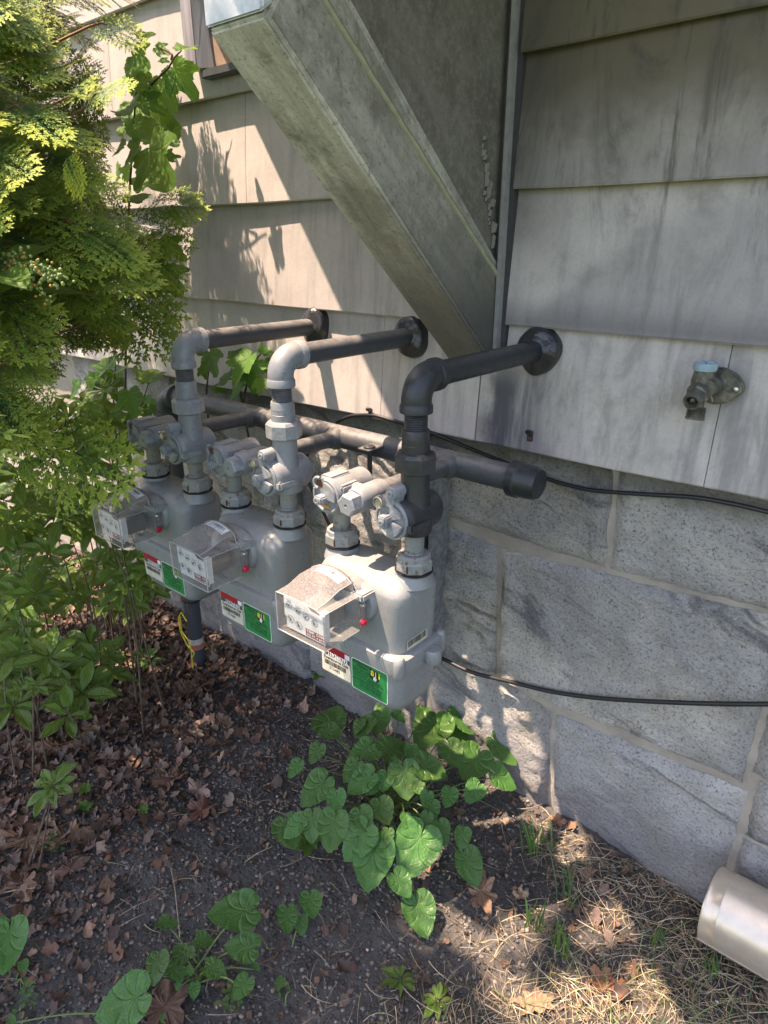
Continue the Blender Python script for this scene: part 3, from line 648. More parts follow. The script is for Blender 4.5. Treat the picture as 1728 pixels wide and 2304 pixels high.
def sticker(t, x0, x1, z0, z1, mat, name, y=BY - .0685, r=.004, th=.0004, parent=None):
    b = MB(); b.prism([(p[0], p[1]) for p in [(a[0], a[1]) for a in rrect((x0 + x1) / 2, (z0 + z1) / 2, (x1 - x0) / 2, (z1 - z0) / 2, 0, r, 4)]], y - th, y, 1); return b.build(name, mat, parent or t, 20)
def labels(t, serial, number, smudge=False):
    X = t.location.x; Y = t.location.y - .0680
    U = ((1, 0, 0), (0, 0, 1), (0, -1, 0))
    # left: serial plate, red over grey over cream
    x0, x1, zt, zb_ = X - .100, X - .016, -.799, -.868
    pl = sticker(t, x0, x1, zb_, zt, M_CR, 'serial_plate', Y)
    b = MB(); b.box((x0 + .001, Y - .0006, zt - .016), (x1 - .001, Y - .0005, zt - .001)); b.build('red_band', M_RL, pl)
    b = MB(); b.box((x0 + .001, Y - .0006, zt - .027), (x1 - .001, Y - .0005, zt - .0162)); b.build('grey_band', M_DG, pl)
    MB().box((x1 - .015, Y - .0008, zt - .0155), (x1 - .002, Y - .0007, zt - .004)).build('white_square', M_WL, pl)
    text_mesh('lettering', serial, .0125, M_WL, pl, (x0 + .018, Y - .0009, zt - .0258), *U, bold=.0001)
    text_mesh('lettering', 'Eversource Gas', .0112, M_KL, pl, (x0 + .006, Y - .0006, zt - .0365), *U, bold=.00018)
    b = MB(); q = random.Random(number and int(number)); x = x0 + .008
    while x < x1 - .012: w_ = q.choice((.0007, .0014, .0021)); b.box((x, Y - .0007, zt - .0505), (x + w_, Y - .0005, zt - .0395)); x += w_ + q.choice((.0008, .0014))
    b.build('bar_code', M_KL, pl)
    if number: text_mesh('lettering', number, .0105, M_KL, pl, (x0 + .022, Y - .0006, zt - .0605), *U)
    # right: green warning label with white border
    x0, x1 = X - .012, X + .086; zt, zb_ = -.7995, -.8745
    wl = sticker(t, x0, x1, zb_, zt, M_WL, 'warning_label', Y, .0055)
    sticker(t, x0 + .0016, x1 - .0016, zb_ + .0016, zt - .0016, M_GL, 'green_field', Y - .0005, .0045, .0002, wl)
    f = Y - .0008
    text_mesh('lettering', 'EVERSOURCE', .0084, M_KL, wl, (x0 + .004, f, zt - .0095), *U, bold=.0002)
    text_mesh('lettering', 'WARNING', .0068, M_KL, wl, (x0 + .013, f, zt - .0165), *U, bold=.0001)
    for k, s in enumerate(('If the odor of gas is strong', 'leave the building and call', 'from a neighbor. Do not', 'use phone or switches', 'or light any flame here')): text_mesh('lettering', s, .0041, M_KL, wl, (x0 + .004, f, zt - .0222 - .0046 * k), *U)
    b = MB(); b.prism([(x0 + .049, zt - .026), (x0 + .058, zt - .0305), (x0 + .0665, zt - .0335), (x0 + .075, zt - .029), (x0 + .076, zt - .020), (x0 + .072, zt - .0075), (x0 + .051, zt - .0075)], f - .0001, f, 1); b.build('emblem_back', M_KL, wl, 0)
    b = MB(); b.prism([(x0 + .060, zt - .0295), (x0 + .0665, zt - .0320), (x0 + .070, zt - .0255), (x0 + .066, zt - .0205), (x0 + .061, zt - .0225)], f - .0004, f - .0002, 1); b.build('emblem_shovel', M_WL, wl, 0)
    text_mesh('lettering', '811', .0185, M_YL, wl, (x0 + .0530, f - .0004, zt - .0215), *U, bold=.00035)
    text_mesh('lettering', "Know what's below.", .0046, M_KL, wl, (x0 + .046, f, zt - .0375), *U, bold=.0001)
    text_mesh('lettering', 'Call before you dig.', .0056, M_KL, wl, (x0 + .042, f, zt - .0425), *U, bold=.00012)
    text_mesh('lettering', 'Gas Line Numbers listed below', .0046, M_KL, wl, (x0 + .004, f, zt - .0475), *U, bold=.0001)
    for k, s in enumerate(('MA: 1-800-592-2000', 'CT: 1-800-989-0900')): text_mesh('lettering', s, .0072, M_KL, wl, (x0 + .022, f, zt - .055 - .0075 * k), *U)
    b = MB()
    for z in (.0490, .0565, .0645): b.box((x0 + .004, f - .0001, zt - z - .0003), (x1 - .006, f, zt - z))
    b.build('rule_line', M_DGR, wl, 0)
m3 = make_meter()
meters = [m3]
for i in (1, 2):
    c = copy_tree(m3); c.location = (cx0 + HUBX[i] - HUBX[0], BY, -.886); meters.append(c)
lab = ['large grey gas meter nearest the camera, sunlit on top, with barcode strip on its side', 'shaded grey gas meter between the other two, number 713500 on its plate', 'shaded grey gas meter farthest left, half hidden beside the shrubs, vertical conduit below it']
for i, (s, nmb) in enumerate((('23X368392', '713485'), ('23X368407', '713500'), ('23X368405', None))): meters[i]['label'] = lab[i]; labels(meters[i], s, nmb)
# side barcode of the near meter (right side face)
b = MB(); xs_ = cx0 + .1152; b.box((xs_ - .0004, -.472, -.744), (xs_ + .0002, -.408, -.723)); sb = b.build('side_sticker', M_CR, m3)
b = MB(); q = random.Random(9); y = -.470
while y < -.412: w_ = q.choice((.0006, .0012, .0018)); b.box((xs_ + .0003, y, -.738), (xs_ + .0005, y + w_, -.7245)); y += w_ + q.choice((.0008, .0014))
b.build('bar_code', M_KL, sb)

# ---- outlet riser: valve on the right hub, union, elbow and pipe into the wall
def threads(b, org, ax, L, r, pitch=.0032):
    k = int(L / pitch); pr = []
    for i in range(k): pr += [(i * pitch, r), (i * pitch + pitch * .5, r - .0011)]
    pr.append((L, r)); b.lathe(pr, org, ax, 24)
def knob(b, c, r, h, ax=(0, -1, 0), hole=None, n=18):
    b.lathe([(0, r * 1.02), (h * .85, r), (h, r * .86), (h, r * .45), (h - .003, r * .42)], c, ax, n)
def make_riser(i, dark):
    X = HUBX[i]; mp = M_PIPE_SHADE if dark else M_PIPE; mv = M_VALVE
    t = thing('riser_pipe', (X, BY, -.55), '', 'gas pipe', 'outlet risers from the gas meters into the wall')
    o = (X, BY, 0)
    def at(z): return (X, BY, z)
    b = MB(); threads(b, at(-.556), (0, 0, 1), .008, .0192); b.lathe([(0, .0175), (.004, .0185), (.03, .0190), (.052, .0190)], at(-.550), n=24); b.build('swivel_neck', M_NUT, t)
    # valve body
    b = MB(); b.lathe([(0, .026), (.003, .0325), (.010, .0335), (.030, .0335), (.050, .031)], at(-.513), n=32)
    b.lathe([(0, .030), (.012, .027), (.09, .0262), (.10, .0262)], at(-.455), n=28)
    b.lathe([(0, .030), (.004, .0345), (.012, .036), (.060, .0385), (.088, .0395), (.097, .036), (.103, .028), (.106, .012)], (X - .006, BY - .047, -.474), (0, 1, 0), 32)
    b.box((X + .012, BY - .050, -.494), (X + .034, BY + .005, -.474), .004); b.box((X - .05, BY - .012, -.488), (X - .01, BY + .016, -.452), .006)
    vb = b.build('valve_body', mp if dark else mv, t, 40)
    # face plate with its sweep slot, wing key and bolts
    fc = Vector((X - .016, BY - .047, -.476))
    b = MB(); b.lathe([(-.004, .0385), (.002, .0385), (.0045, .036), (.0045, .033), (.002, .032)], fc, (0, -1, 0), 32); b.build('face_ring', mv, t, 40)
    b = MB(); b.lathe([(0, .031), (.004, .0305)], fc - Vector((0, -.001, 0)), (0, -1, 0), 28, ph=.1)
    pts = [(0, 0)]
    for k in range(11): a = math.radians(-100 + 90 * k / 10); pts.append((.031 * math.cos(a), .031 * math.sin(a)))
    b.prism([(fc.x + p, fc.z + q) for p, q in pts], fc.y - .012, fc.y - .004, 1, .0012)
    pts = [(0, 0)]
    for k in range(8): a = math.radians(20 + 70 * k / 7); pts.append((.030 * math.cos(a), .030 * math.sin(a)))
    b.prism([(fc.x + p, fc.z + q) for p, q in pts], fc.y - .008, fc.y - .004, 1, .001)
    b.build('lock_plate', mv, t, 30)
    b = MB(); b.box(fc + Vector((-.014, -.026, -.012)), fc + Vector((.005, -.002, .012)), .0025); knob(b, fc + Vector((-.0045, -.0258, 0)), .0062, .0025); b.build('wing_key', mv, t, 30)
    b = MB(); b.prism([(fc.x - .020, fc.z + .020), (fc.x + .010, fc.z + .024), (fc.x + .018, fc.z + .052), (fc.x + .012, fc.z + .064), (fc.x - .003, fc.z + .064), (fc.x - .008, fc.z + .050), (fc.x - .020, fc.z + .046), (fc.x - .030, fc.z + .036), (fc.x - .030, fc.z + .026)], fc.y - .006, fc.y + .020, 1, .004)
    b.lathe([(0, .0125), (.028, .0125), (.031, .011)], (fc.x + .005, fc.y + .020, fc.z + .054), (0, -1, 0), 20); b.build('bolt_bracket', mv, t, 40)
    b = MB(); knob(b, (fc.x + .005, fc.y - .0112, fc.z + .054), .0065, .0025); b.build('plain_bolt', mv, t)
    b = MB(); b.lathe([(0, .0115), (.012, .0115), (.013, .0095), (.009, .009), (.009, .007), (.0105, .0065), (.0105, 0.001)], (fc.x - .021, fc.y - .004, fc.z + .033), (0, -1, 0), 24); b.build('lock_barrel', M_STEEL, t)
    text_mesh('lettering', '50', .010, mv, t, (fc.x + .0052, fc.y - .020, fc.z - .008), (0, 0, 1), (0, 1, 0), (1, 0, 0), .0006, bold=.0002)
    # union nut, coupling, nipple
    b = MB(); b.lathe([(0, .031), (.0035, .0385), (.031, .0385), (.037, .034), (.0385, .028)], at(-.392), n=8, ph=.15); un = b.build('union_nut', mp if dark else mv, t, 28)
    b = MB(); b.lathe([(0, .0255), (.016, .0255), (.0165, .0250), (.040, .0248), (.043, .0235)], at(-.356), n=28); b.lathe([(.026, .0252), (.028, .0252)], at(-.356), n=28); b.build('coupling', mp if dark else mv, t)
    b = MB(); threads(b, at(-.314), (0, 0, 1), .034, .0213); b.build('threaded_nipple', mp, t)
    # elbow
    zt = -.224; rb = .038; pts = []; rs = []
    b = MB()
    for k in range(13):
        a = PI / 2 * k / 12; pts.append((X, BY + rb - rb * math.cos(a), zt - rb + rb * math.sin(a))); rs.append(.0272)
    b.tube([(X, BY, zt - rb - .010)] + pts + [(X, BY + rb + .010, zt)], [.0265] + rs + [.0265], 26)
    b.lathe([(0, .026), (.002, .0298), (.014, .0298), (.018, .0275)], (X, BY, zt - rb - .022), n=28); b.lathe([(0, .026), (.002, .0298), (.014, .0298), (.018, .0275)], (X, BY + rb + .022, zt), (0, -1, 0), 28)
    el = b.build('elbow', M_PIPE_SHADE if dark else M_VALVE, t, 50)
    if not dark: text_mesh('lettering', 'WARD', .0105, M_VALVE, el, (X + .0262, BY + .004, zt - .035), (0, .75, .66), (0, -.66, .75), (1, 0, 0), .0012, bold=.0002)
    b = MB(); threads(b, (X, BY + rb + .02, zt), (0, 1, 0), .012, .0226); b.tube([(X, BY + rb + .03, zt), (X, -.2, zt - .001), (X, .02, zt - .003)], .0226, 26); b.build('horizontal_pipe', mp, t)
    # sealant collar on the clapboard
    b = MB(); n = 26; rg = []; q = random.Random(i + 4)
    ph = [q.uniform(0, 6) for _ in range(3)]
    for (y, rr0) in ((.030, .050), (-.002, .0500), (-.010, .0455), (-.013, .036), (-.016, .029), (-.020, .0235)):
        rg.append([(X + math.cos(2 * PI * k / n) * rr0 * (1 + .06 * math.sin(2 * (2 * PI * k / n) + ph[0]) + .03 * math.sin(5 * (2 * PI * k / n) + ph[1])) * .93, y - .003 * math.sin(4 * 2 * PI * k / n + ph[2] + y * 60), zt - .003 + math.sin(2 * PI * k / n) * rr0 * (1.04 + .05 * math.sin(3 * (2 * PI * k / n) + ph[1]))) for k in range(n)])
    b.loft(rg); b.build('sealant_collar', M_TAR, t, 60)
    return t
RL = ['dark grey riser pipe nearest the camera, elbow bending into the wall right of the bracket', 'pale grey riser pipe of the middle meter, its elbow in full sun', 'grey riser pipe of the far left meter, its horizontal run mottled by shrub shadow']
risers = []
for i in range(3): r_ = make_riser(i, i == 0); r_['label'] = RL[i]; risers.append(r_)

# ---- inlet lock-wing valve on the left hub
def make_inlet():
    X = HUBX[0] - .190; t = thing('inlet_valve', (X, BY, -.55), '', 'valve', 'inlet lock valves on the left hubs of the meters'); mv = M_VALVE
    zc = -.474
    b = MB(); threads(b, (X, BY, -.556), (0, 0, 1), .006, .0190); b.lathe([(0, .0175), (.004, .0185), (.04, .0188), (.05, .0188)], (X, BY, -.550), n=24); b.build('swivel_neck', M_NUT, t)
    b = MB(); b.lathe([(0, .026), (.003, .030), (.020, .0305), (.04, .029)], (X, BY, -.516), n=28)
    b.lathe([(0, .0365), (.002, .0375), (.060, .0365), (.064, .0345), (.105, .0345), (.110, .028)], (X, BY - .040, zc), (0, 1, 0), 32)
    b.box((X - .022, BY - .036, zc + .022), (X + .010, BY + .020, zc + .0395), .003, M=None); b.box((X + .020, BY - .034, zc + .008), (X + .037, BY + .018, zc + .026), .004)
    b.build('valve_body', mv, t, 40)
    f = Vector((X, BY - .040, zc))
    # raised horseshoe rim on the face, open at the upper left
    b = MB(); pr = []
    for k in range(20): a = math.radians(-200 + 295 * k / 19); pr.append((f.x + .0335 * math.cos(a), f.y - .0015, f.z + .0335 * math.sin(a)))
    b.tube(pr, .0034, 8)
    pr = []
    for k in range(11): a = math.radians(70 + 190 * k / 10); pr.append((f.x - .020 + .0115 * math.cos(a), f.y - .003, f.z + .024 + .0115 * math.sin(a)))
    b.tube(pr, .0036, 8); b.build('face_rim', mv, t, 60)
    b = MB(); b.lathe([(0, .0088), (.0012, .0080)], (f.x - .019, f.y + .0005, f.z + .022), (0, -1, 0), 14); b.build('rusty_recess', M_RUST, t)
    pts = [(0, -.004)]
    for k in range(10): a = math.radians(-12 + 105 * k / 9); pts.append((.0305 * math.cos(a), .0305 * math.sin(a)))
    b = MB(); b.prism([(f.x + p, f.z + q) for p, q in pts], f.y - .009, f.y - .0005, 1, .001); b.build('lock_plate', mv, t, 30)
    b = MB(); b.box(f + Vector((-.015, -.024, -.013)), f + Vector((.008, -.001, .004)), .003); knob(b, f + Vector((-.0055, -.0235, -.0045)), .0075, .0025); b.build('wing_key', mv, t, 30)
    pts = [(.026 * math.cos(math.radians(a)), .026 * math.sin(math.radians(a))) for a in range(205, 300, 12)] + [(.016 * math.cos(math.radians(a)), .016 * math.sin(math.radians(a)) - .004) for a in range(290, 210, -16)]
    b = MB(); b.prism([(f.x + p, f.z + q) for p, q in pts], f.y - .0016, f.y, 1); b.build('orange_smear', M_OCHRE, t, 0)
    # tie block with its hexagonal plug, reaching over to the riser
    b = MB(); b.lathe([(0, .022), (.07, .022)], (X + .03, BY + .006, zc + .002), (1, 0, 0), 20); b.lathe([(0, .024), (.006, .0255), (.075, .0255), (.080, .022)], (X + .080, BY + .035, zc + .010), (0, -1, 0), 24); b.build('tie_block', mv, t, 40)
    b = MB(); b.lathe([(0, .0225), (.026, .0225), (.029, .0195), (.029, .004), (.026, .003)], (X + .080, BY - .042, zc + .008), (0, -1, 0), 6, ph=.35); b.build('hex_plug', mv, t, 25)
    return t
v0 = make_inlet(); VL = ['dusty sunlit inlet valve with orange smear, on the left hub of the nearest gas meter', 'blue grey inlet valve on the left hub of the middle gas meter, in shade', 'inlet valve on the left hub of the far left gas meter, against the shrubs']
inl = [v0]
for i in (1, 2): c = copy_tree(v0); c.location = v0.location + Vector((HUBX[i] - HUBX[0], 0, 0)); inl.append(c)
for i in (1, 2):
    for ch in list(inl[i].children):
        if ch.name.startswith('orange_smear'): bpy.data.objects.remove(ch)
for v, l in zip(inl, VL): v['label'] = l

# ---- manifold
MY_, MZ_ = -.135, -.475
mf = thing('gas_manifold', (-1.2, MY_, MZ_), 'long grey gas header pipe behind the meters, capped at its right end', 'gas pipe')
b = MB(); b.tube([(-1.93, MY_, MZ_ + .002), (-.675, MY_, MZ_)], .0290, 28); hp = b.build('header_pipe', M_PIPE, mf)
b = MB(); threads(b, (-.690, MY_, MZ_), (1, 0, 0), .02, .0278); b.lathe([(0, .0290), (.002, .0395), (.020, .0400), (.024, .0365), (.056, .0355), (.066, .0310), (.069, .020)], (-.677, MY_, MZ_), (1, 0, 0), 30)
for k in range(4): 
    a = PI / 2 * k + .5; c_ = Vector((-.664, MY_ + .0335 * math.cos(a), MZ_ + .0335 * math.sin(a))); b.box(c_ - Vector((.003, .0022, .0022)), c_ + Vector((.040, .0022, .0022)), .001)
ec = b.build('end_cap', M_PIPE_SHADE, mf, 40)
text_mesh('lettering', 'CH\n1½\n  15', .013, M_PIPE_SHADE, ec, (-.6122, MY_ - .014, MZ_ + .010), (0, 1, 0), (0, 0, 1), (1, 0, 0), .0012, bold=.0003)
for i in range(3):
    x = HUBX[i] - .118; b = MB(); b.tube([(x, MY_ - .015, MZ_ + .001), (x, -.39, MZ_ + .006)], .0200, 22); b.lathe([(0, .030), (.012, .0275), (.020, .0225), (.030, .0205)], (x, MY_ - .017, MZ_), (0, -1, 0), 26); b.build('branch_pipe', M_PIPE, mf)
b = MB(); pts = []
for k in range(9): a = PI / 2 * k / 8; pts.append((-1.93 - .05 * math.sin(a), MY_, MZ_ - .05 + .05 * math.cos(a)))
b.tube(pts, .034, 22); b.lathe([(0, .031), (.003, .039), (.022, .039), (.026, .034)], (-1.915, MY_, MZ_ + .002), (-1, 0, 0), 26); b.lathe([(0, .034), (.003, .039), (.022, .039)], (-1.98, MY_, MZ_ - .075), n=26); b.build('end_elbow', M_PIPE, mf)
# conduit riser, leans slightly
cr_ = thing('conduit', (-1.945, -.15, -1.53), 'grey vertical conduit pipe rising from the leaf litter below the left meter', 'pipe')
b = MB(); b.tube([(-1.98, MY_, -.55), (-1.972, -.140, -1.0), (-1.962, -.150, -1.6)], .0285, 24); b.lathe([(0, .0285), (.004, .034), (.20, .0345), (.205, .029)], (-1.970, -.142, -1.20), n=26); b.build('pipe', M_PIPE, cr_)
b = MB(); b.lathe([(0, .0292), (.045, .0292)], (-1.9645, -.148, -1.435), n=26, cap=False); lb = b.build('white_label', flat('aged_label', (.50, .48, .42), .6), cr_)
b = MB(); b.lathe([(0, .0295), (.020, .0295)], (-1.9646, -.148, -1.434), n=26, cap=False); b.build('red_band', flat('faded_red', (.50, .14, .11), .6), lb)
b = MB(); b.lathe([(0, .0352), (.004, .036), (.007, .0352)], (-1.9695, -.143, -1.235), (.1, .05, 1), 26, cap=False); b.tube([(-1.945, -.175, -1.232), (-1.92, -.19, -1.245), (-1.895, -.19, -1.25)], .002, 6); b.build('cable_tie', M_BLACK, cr_)
b = MB(); pts = [P(px, py, 1, -.2) for px, py in ((420, 1398), (408, 1378), (402, 1388), (406, 1420), (420, 1450), (438, 1470), (432, 1480))]; b.tube(pts, .0028, 6)
b.tube([P(px, py, 1, -.2) for px, py in ((404, 1385), (409, 1420), (428, 1448), (433, 1490), (435, 1515))], .0024, 6); tag(b.build('yellow_wire', flat('yellow_plastic', (.62, .55, .05), .45)), 'thin yellow tracer wire looped beside the grey conduit', 'wire')

# meter support struts behind, with clamp
def strut(xc, y1, label):
    t = thing('support_strut', (xc, .01, -1.15), label, 'bracket', 'steel channel struts on the foundation behind the meters'); b = MB()
    for x in (xc - .019, xc + .0165): b.box((x, -.042, -1.15), (x + .0025, .035, -.50))
    b.box((xc - .0165, .030, -1.15), (xc + .0165, .0325, -.50)); 
    for x in (xc - .0165, xc + .0095): b.box((x, -.042, -1.15), (x + .007, -.0395, -.50))
    b.build('channel', M_GALV, t, 20)
    b = MB(); b.lathe([(0, .012), (.006, .012), (.007, .008), (.016, .0075)], (xc, -.038, -.70), (0, -1, 0), 6); b.build('bolt', M_STEEL, t, 20); return t
strut(-.972, 0, 'steel channel strut on the stone just right of the nearest meter, shiny bolt'); strut(-1.545, 0, 'shaded steel channel strut on the stone, between the middle and left meters')
cl = thing('pipe_clamp', (-1.03, MY_, MZ_), 'flat steel clamp strap with a round bolt head over the header pipe', 'clamp')
b = MB(); arc = [(MY_ - .0, MZ_)]
prof = [(-.212, MZ_ + .012), (-.165, MZ_ + .014)] + [(MY_ + .0290 * math.cos(a), MZ_ + .0290 * math.sin(a)) for a in [math.radians(d) for d in (155, 130, 105, 80, 55, 30)]] + [(-.07, MZ_ + .004), (.03, MZ_ + .0)]
rg = [[(x, y, z) for y, z in prof] + [(x, y, z - .003) for y, z in prof[::-1]] for x in (-1.052, -1.012)]
b.loft(rg); b.build('strap', M_PIPE, cl, 30)
b = MB(); b.lathe([(0, .015), (.003, .014), (.006, .009), (.007, .003)], (-1.032, -.192, MZ_ + .0135), n=20); b.tube([(-1.032, -.192, MZ_ + .01), (-1.032, -.192, MZ_ - .10)], .006, 10); b.build('bolt', M_PIPE_SHADE, cl)

# ------------------------------------------------------------------ cables, clips, hose bibb, downspout
def smooth(pts, n=8):
    out = []; p = [Vector(q) for q in pts]; p = [p[0] * 2 - p[1]] + p + [p[-1] * 2 - p[-2]]
    for i in range(1, len(p) - 2):
        for k in range(n):
            t = k / n; a, b, c, d = p[i - 1], p[i], p[i + 1], p[i + 2]
            out.append(.5 * ((2 * b) + (c - a) * t + (2 * a - 5 * b + 4 * c - d) * t * t + (3 * b - a - 3 * c + d) * t ** 3))
    out.append(p[-2]); return out
def cable(pts, r, label):
    b = MB(); b.tube(smooth(pts), r, 10); o = b.build('black_cable', M_BLACK, None, 80); return tag(o, label, 'cable')
yc = -.006
cable([P(640, 1180, 1, .0), P(665, 1080, 1, .005), P(700, 1010, 1, .012), P(745, 962, 1, .01), P(783, 938, 1, 0), P(833, 934, 1, -.010), P(880, 945, 1, yc), P(960, 970, 1, yc), P(1060, 1010, 1, .018), P(1140, 1042, 1, .020), P(1240, 1080, 1, .018), P(1290, 1094, 1, .020), P(1340, 1104, 1, .020), P(1450, 1112, 1, .018), P(1560, 1119, 1, .014), P(1650, 1134, 1, .012), P(1728, 1152, 1, .010), P(1990, 1215, 1, .010)], .0048, 'thin black cable clipped along the lower edge of the clapboards')
cable([P(880, 1420, 1, .028), P(940, 1458, 1, .022), P(1000, 1484, 1, .012), P(1060, 1512, 1, .010), P(1140, 1532, 1, .014), P(1240, 1556, 1, .012), P(1340, 1570, 1, .014), P(1460, 1578, 1, .010), P(1600, 1583, 1, .012), P(1728, 1584, 1, .010), P(2050, 1580, 1, .010)], .0056, 'thick black cable slung across the stone blocks, low down')
cable([P(690, 1080, 1, -.02), P(712, 1120, 1, -.03), P(745, 1190, 1, -.03), P(775, 1260, 1, -.02), P(800, 1330, 1, 0)], .005, 'short black cable end hanging on the stone between middle and near meter')
b = MB(); b.tube([P(694, 1092, 1, -.021), P(700, 1104, 1, -.024)], .0062, 10); tag(b.build('cable_ferrule', M_STEEL), 'small bright metal ferrule on the short hanging cable', 'ferrule')
def clip(px, py, label):
    c = P(px, py, 1, -.002); t = thing('cable_clip', c, label, 'clip', 'cable clips on the lowest clapboard'); b = MB()
    b.prism([(c.y + .002, c.z - .013), (c.y - .004, c.z - .013), (c.y - .004, c.z + .004), (c.y - .013, c.z + .006), (c.y - .015, c.z + .013), (c.y - .008, c.z + .015), (c.y + .002, c.z + .010)], c.x - .006, c.x + .006, 0, .0008); b.build('clip_body', M_TAR, t)
    b = MB(); b.lathe([(0, .0035), (.002, .003)], (c.x, c.y - .004, c.z - .007), (0, -1, 0), 8); b.build('nail', M_RUST, t); return t
clip(1193, 980, 'small dark cable clip, empty, below the right pipe collar'); clip(834, 928, 'small cable clip holding the thin black cable in the sunlit patch')
# hose bibb
hx = P(1597, 880, 1, 0); H = thing('hose_bibb', (hx.x, 0, hx.z), 'weathered brass hose bibb without handle, pale blue cap on top', 'faucet')
M_BRASS = NM('tarnished_brass'); q = M_BRASS.noise(M_BRASS.pos(), 55, 5, .7); M_BRASS = M_BRASS.pbr(M_BRASS.ramp(q, [(.3, (.05, .055, .05)), (.5, (.13, .125, .10)), (.72, (.26, .24, .19))]), .5, .45, M_BRASS.bump(M_BRASS.noise(M_BRASS.pos(), 200, 4), .4, .002))
M_BLUE = flat('pale_blue_plastic', (.27, .40, .45), .6); hz = hx.z + .008; h0 = hx.x
b = MB(); pts = []
for k in range(28):
    a = 2 * PI * k / 28; pts.append((h0 + .012 + .047 * math.cos(a) * (1 if abs(math.cos(a)) > .5 else .92), hz + .004 + .034 * math.sin(a) * (1 - .35 * abs(math.cos(a)) ** 3)))
b.prism(pts, -.009, .006, 1, .003); b.build('wall_flange', M_BRASS, H)
b = MB(); b.lathe([(0, .0055), (.003, .005), (.004, .003)], (h0 + .046, -.0085, hz + .002), (0, -1, 0), 12); b.build('flange_screw', M_STEEL, H)
b = MB(); b.lathe([(0, .021), (.02, .019), (.05, .0185)], (h0 + .004, -.006, hz + .006), (0, -1, 0), 22); b.lathe([(0, .0195), (.012, .0205), (.030, .0175), (.034, .018)], (h0 - .004, -.040, hz + .004), (0, 0, 1), 22)
b.lathe([(0, .0205), (.014, .0205), (.017, .018)], (h0 - .004, -.052, hz - .001), (0, -.94, -.33), 6); b.lathe([(.012, .0155), (.036, .0158), (.038, .0145), (.038, .0115), (.014, .0105)], (h0 - .004, -.054, hz - .002), (0, -.94, -.33), 22)
b.lathe([(0, .011), (.028, .011)], (h0 - .004, -.046, hz - .008), (0, -.12, -1), 18); b.build('valve_body', M_BRASS, H, 35)
b = MB(); b.lathe([(0, .0055), (.018, .005), (.021, .002)], (h0 - .004, -.068, hz - .006), (0, -.94, -.33), 10); b.build('stem', M_BRASS, H)
b = MB(); pr = []
for i in range(5): pr += [(i * .0042, .0150), (i * .0042 + .002, .0172)]
b.lathe([(0, .012)] + pr + [(.0225, .0165), (.0225, .0135), (.008, .0125)], (h0 - .004, -.0495, hz - .030), (0, -.12, -1), 24); b.build('threaded_spout', M_BRASS, H)
b = MB(); b.lathe([(0, .0195), (.003, .0205), (.0125, .0205), (.0140, .019), (.0128, .017)], (h0 - .004, -.040, hz + .036), (0, 0, 1), 26)
for k in range(3): a = PI * k / 3; d_ = Vector((math.cos(a), math.sin(a), 0)); c_ = Vector((h0 - .004, -.040, hz + .0495)); b.tube([c_ - d_ * .015, c_ + d_ * .015], .0016, 5)
b.build('blue_cap', M_BLUE, H)
b = MB(); b.tube([(h0 + .008, -.045, hz - .010), (h0 + .016, -.046, hz - .008), (h0 + .019, -.044, hz - .017)], .0016, 5); b.tube([(h0 + .008, -.045, hz - .010), (h0 + .004, -.046, hz - .020)], .0016, 5); b.build('sealing_thread', flat('tan_tape', (.36, .28, .15), .8), H)
# downspout end (bottom right)
M_SPOUT = NM('shiny_tan_aluminium'); q = M_SPOUT.noise(M_SPOUT.pos(), 30, 5, .6); M_SPOUT = M_SPOUT.pbr(M_SPOUT.mix(M_SPOUT.map(q, .35, .65), (.70, .61, .47), (.62, .54, .42)), .32, .55, M_SPOUT.bump(q, .05, .002))
e0 = P(1602, 2032, 2, -1.385); e1 = P(1760, 2118, 2, -1.372); dd = (e1 - e0).normalized(); 
ds = thing('downspout', e0, 'round tan metal downspout end lying near the wall, lower right corner', 'pipe')
print('spout', e0, e1, (e1 - e0).length)
q_ = dd.to_track_quat('Z', 'Y'); R0 = .083
b = MB(); n = 40; prof = [(.0, R0 - .003), (.0, R0), (.003, R0 + .0012), (.006, R0), (.030, R0), (.032, R0 + .001), (.034, R0), (.6, R0), (1.4, R0), (1.4, R0 - .003), (.6, R0 - .003)]
b.lathe(prof, e0, dd, n, False); b.build('pipe', M_SPOUT, ds, 35)
b = MB(); a_ = q_ @ Vector((0, 0, 0)); side = dd.cross(Vector((0, 0, 1))).normalized(); low = (side * .86 * (1 if side.dot(Vector((-.65, -.76, 0))) > 0 else -1) - Vector((0, 0, .42))).normalized()
b.tube([e0 + low * (R0 + .001) + dd * t for t in (0.002, .3, .7, 1.4)], .0028, 6); b.build('seam', flat('seam_shadow', (.30, .26, .20), .5, .5), ds)  # raised seam in a darker tan than the pipe

# ------------------------------------------------------------------ vegetation helpers
def leaf_frame(px0, py0, px1, py1, dist, nrm):
    """place a leaf: petiole end at pixel 0, tip towards pixel 1, lying in the plane with normal nrm through the point at that distance"""
    d0 = Vector(ray(px0, py0)); o = Vector(CAM) + d0 * dist; d1 = Vector(ray(px1, py1)); n = Vector(nrm).normalized()
    if abs(d1.dot(n)) < .12: n = (n - d1 * .3).normalized()
    t = (o - Vector(CAM)).dot(n) / d1.dot(n); q = Vector(CAM) + d1 * t; v = q - o; L = v.length; flatL = (Vector(CAM) + d1 * dist - o).length
    L2 = min(L, flatL * 1.5); y = v.normalized(); x = y.cross(n).normalized(); return o, x, y, n, L2
def place(me, name, mat, parent, o, x, y, z, s):
    ob = link(name, me, mat, parent); M_ = Matrix.Identity(4)
    for i in range(3): M_[i][0] = x[i] * s; M_[i][1] = y[i] * s; M_[i][2] = z[i] * s; M_[i][3] = o[i] - wloc(parent)[i]
    ob.matrix_basis = M_; return ob
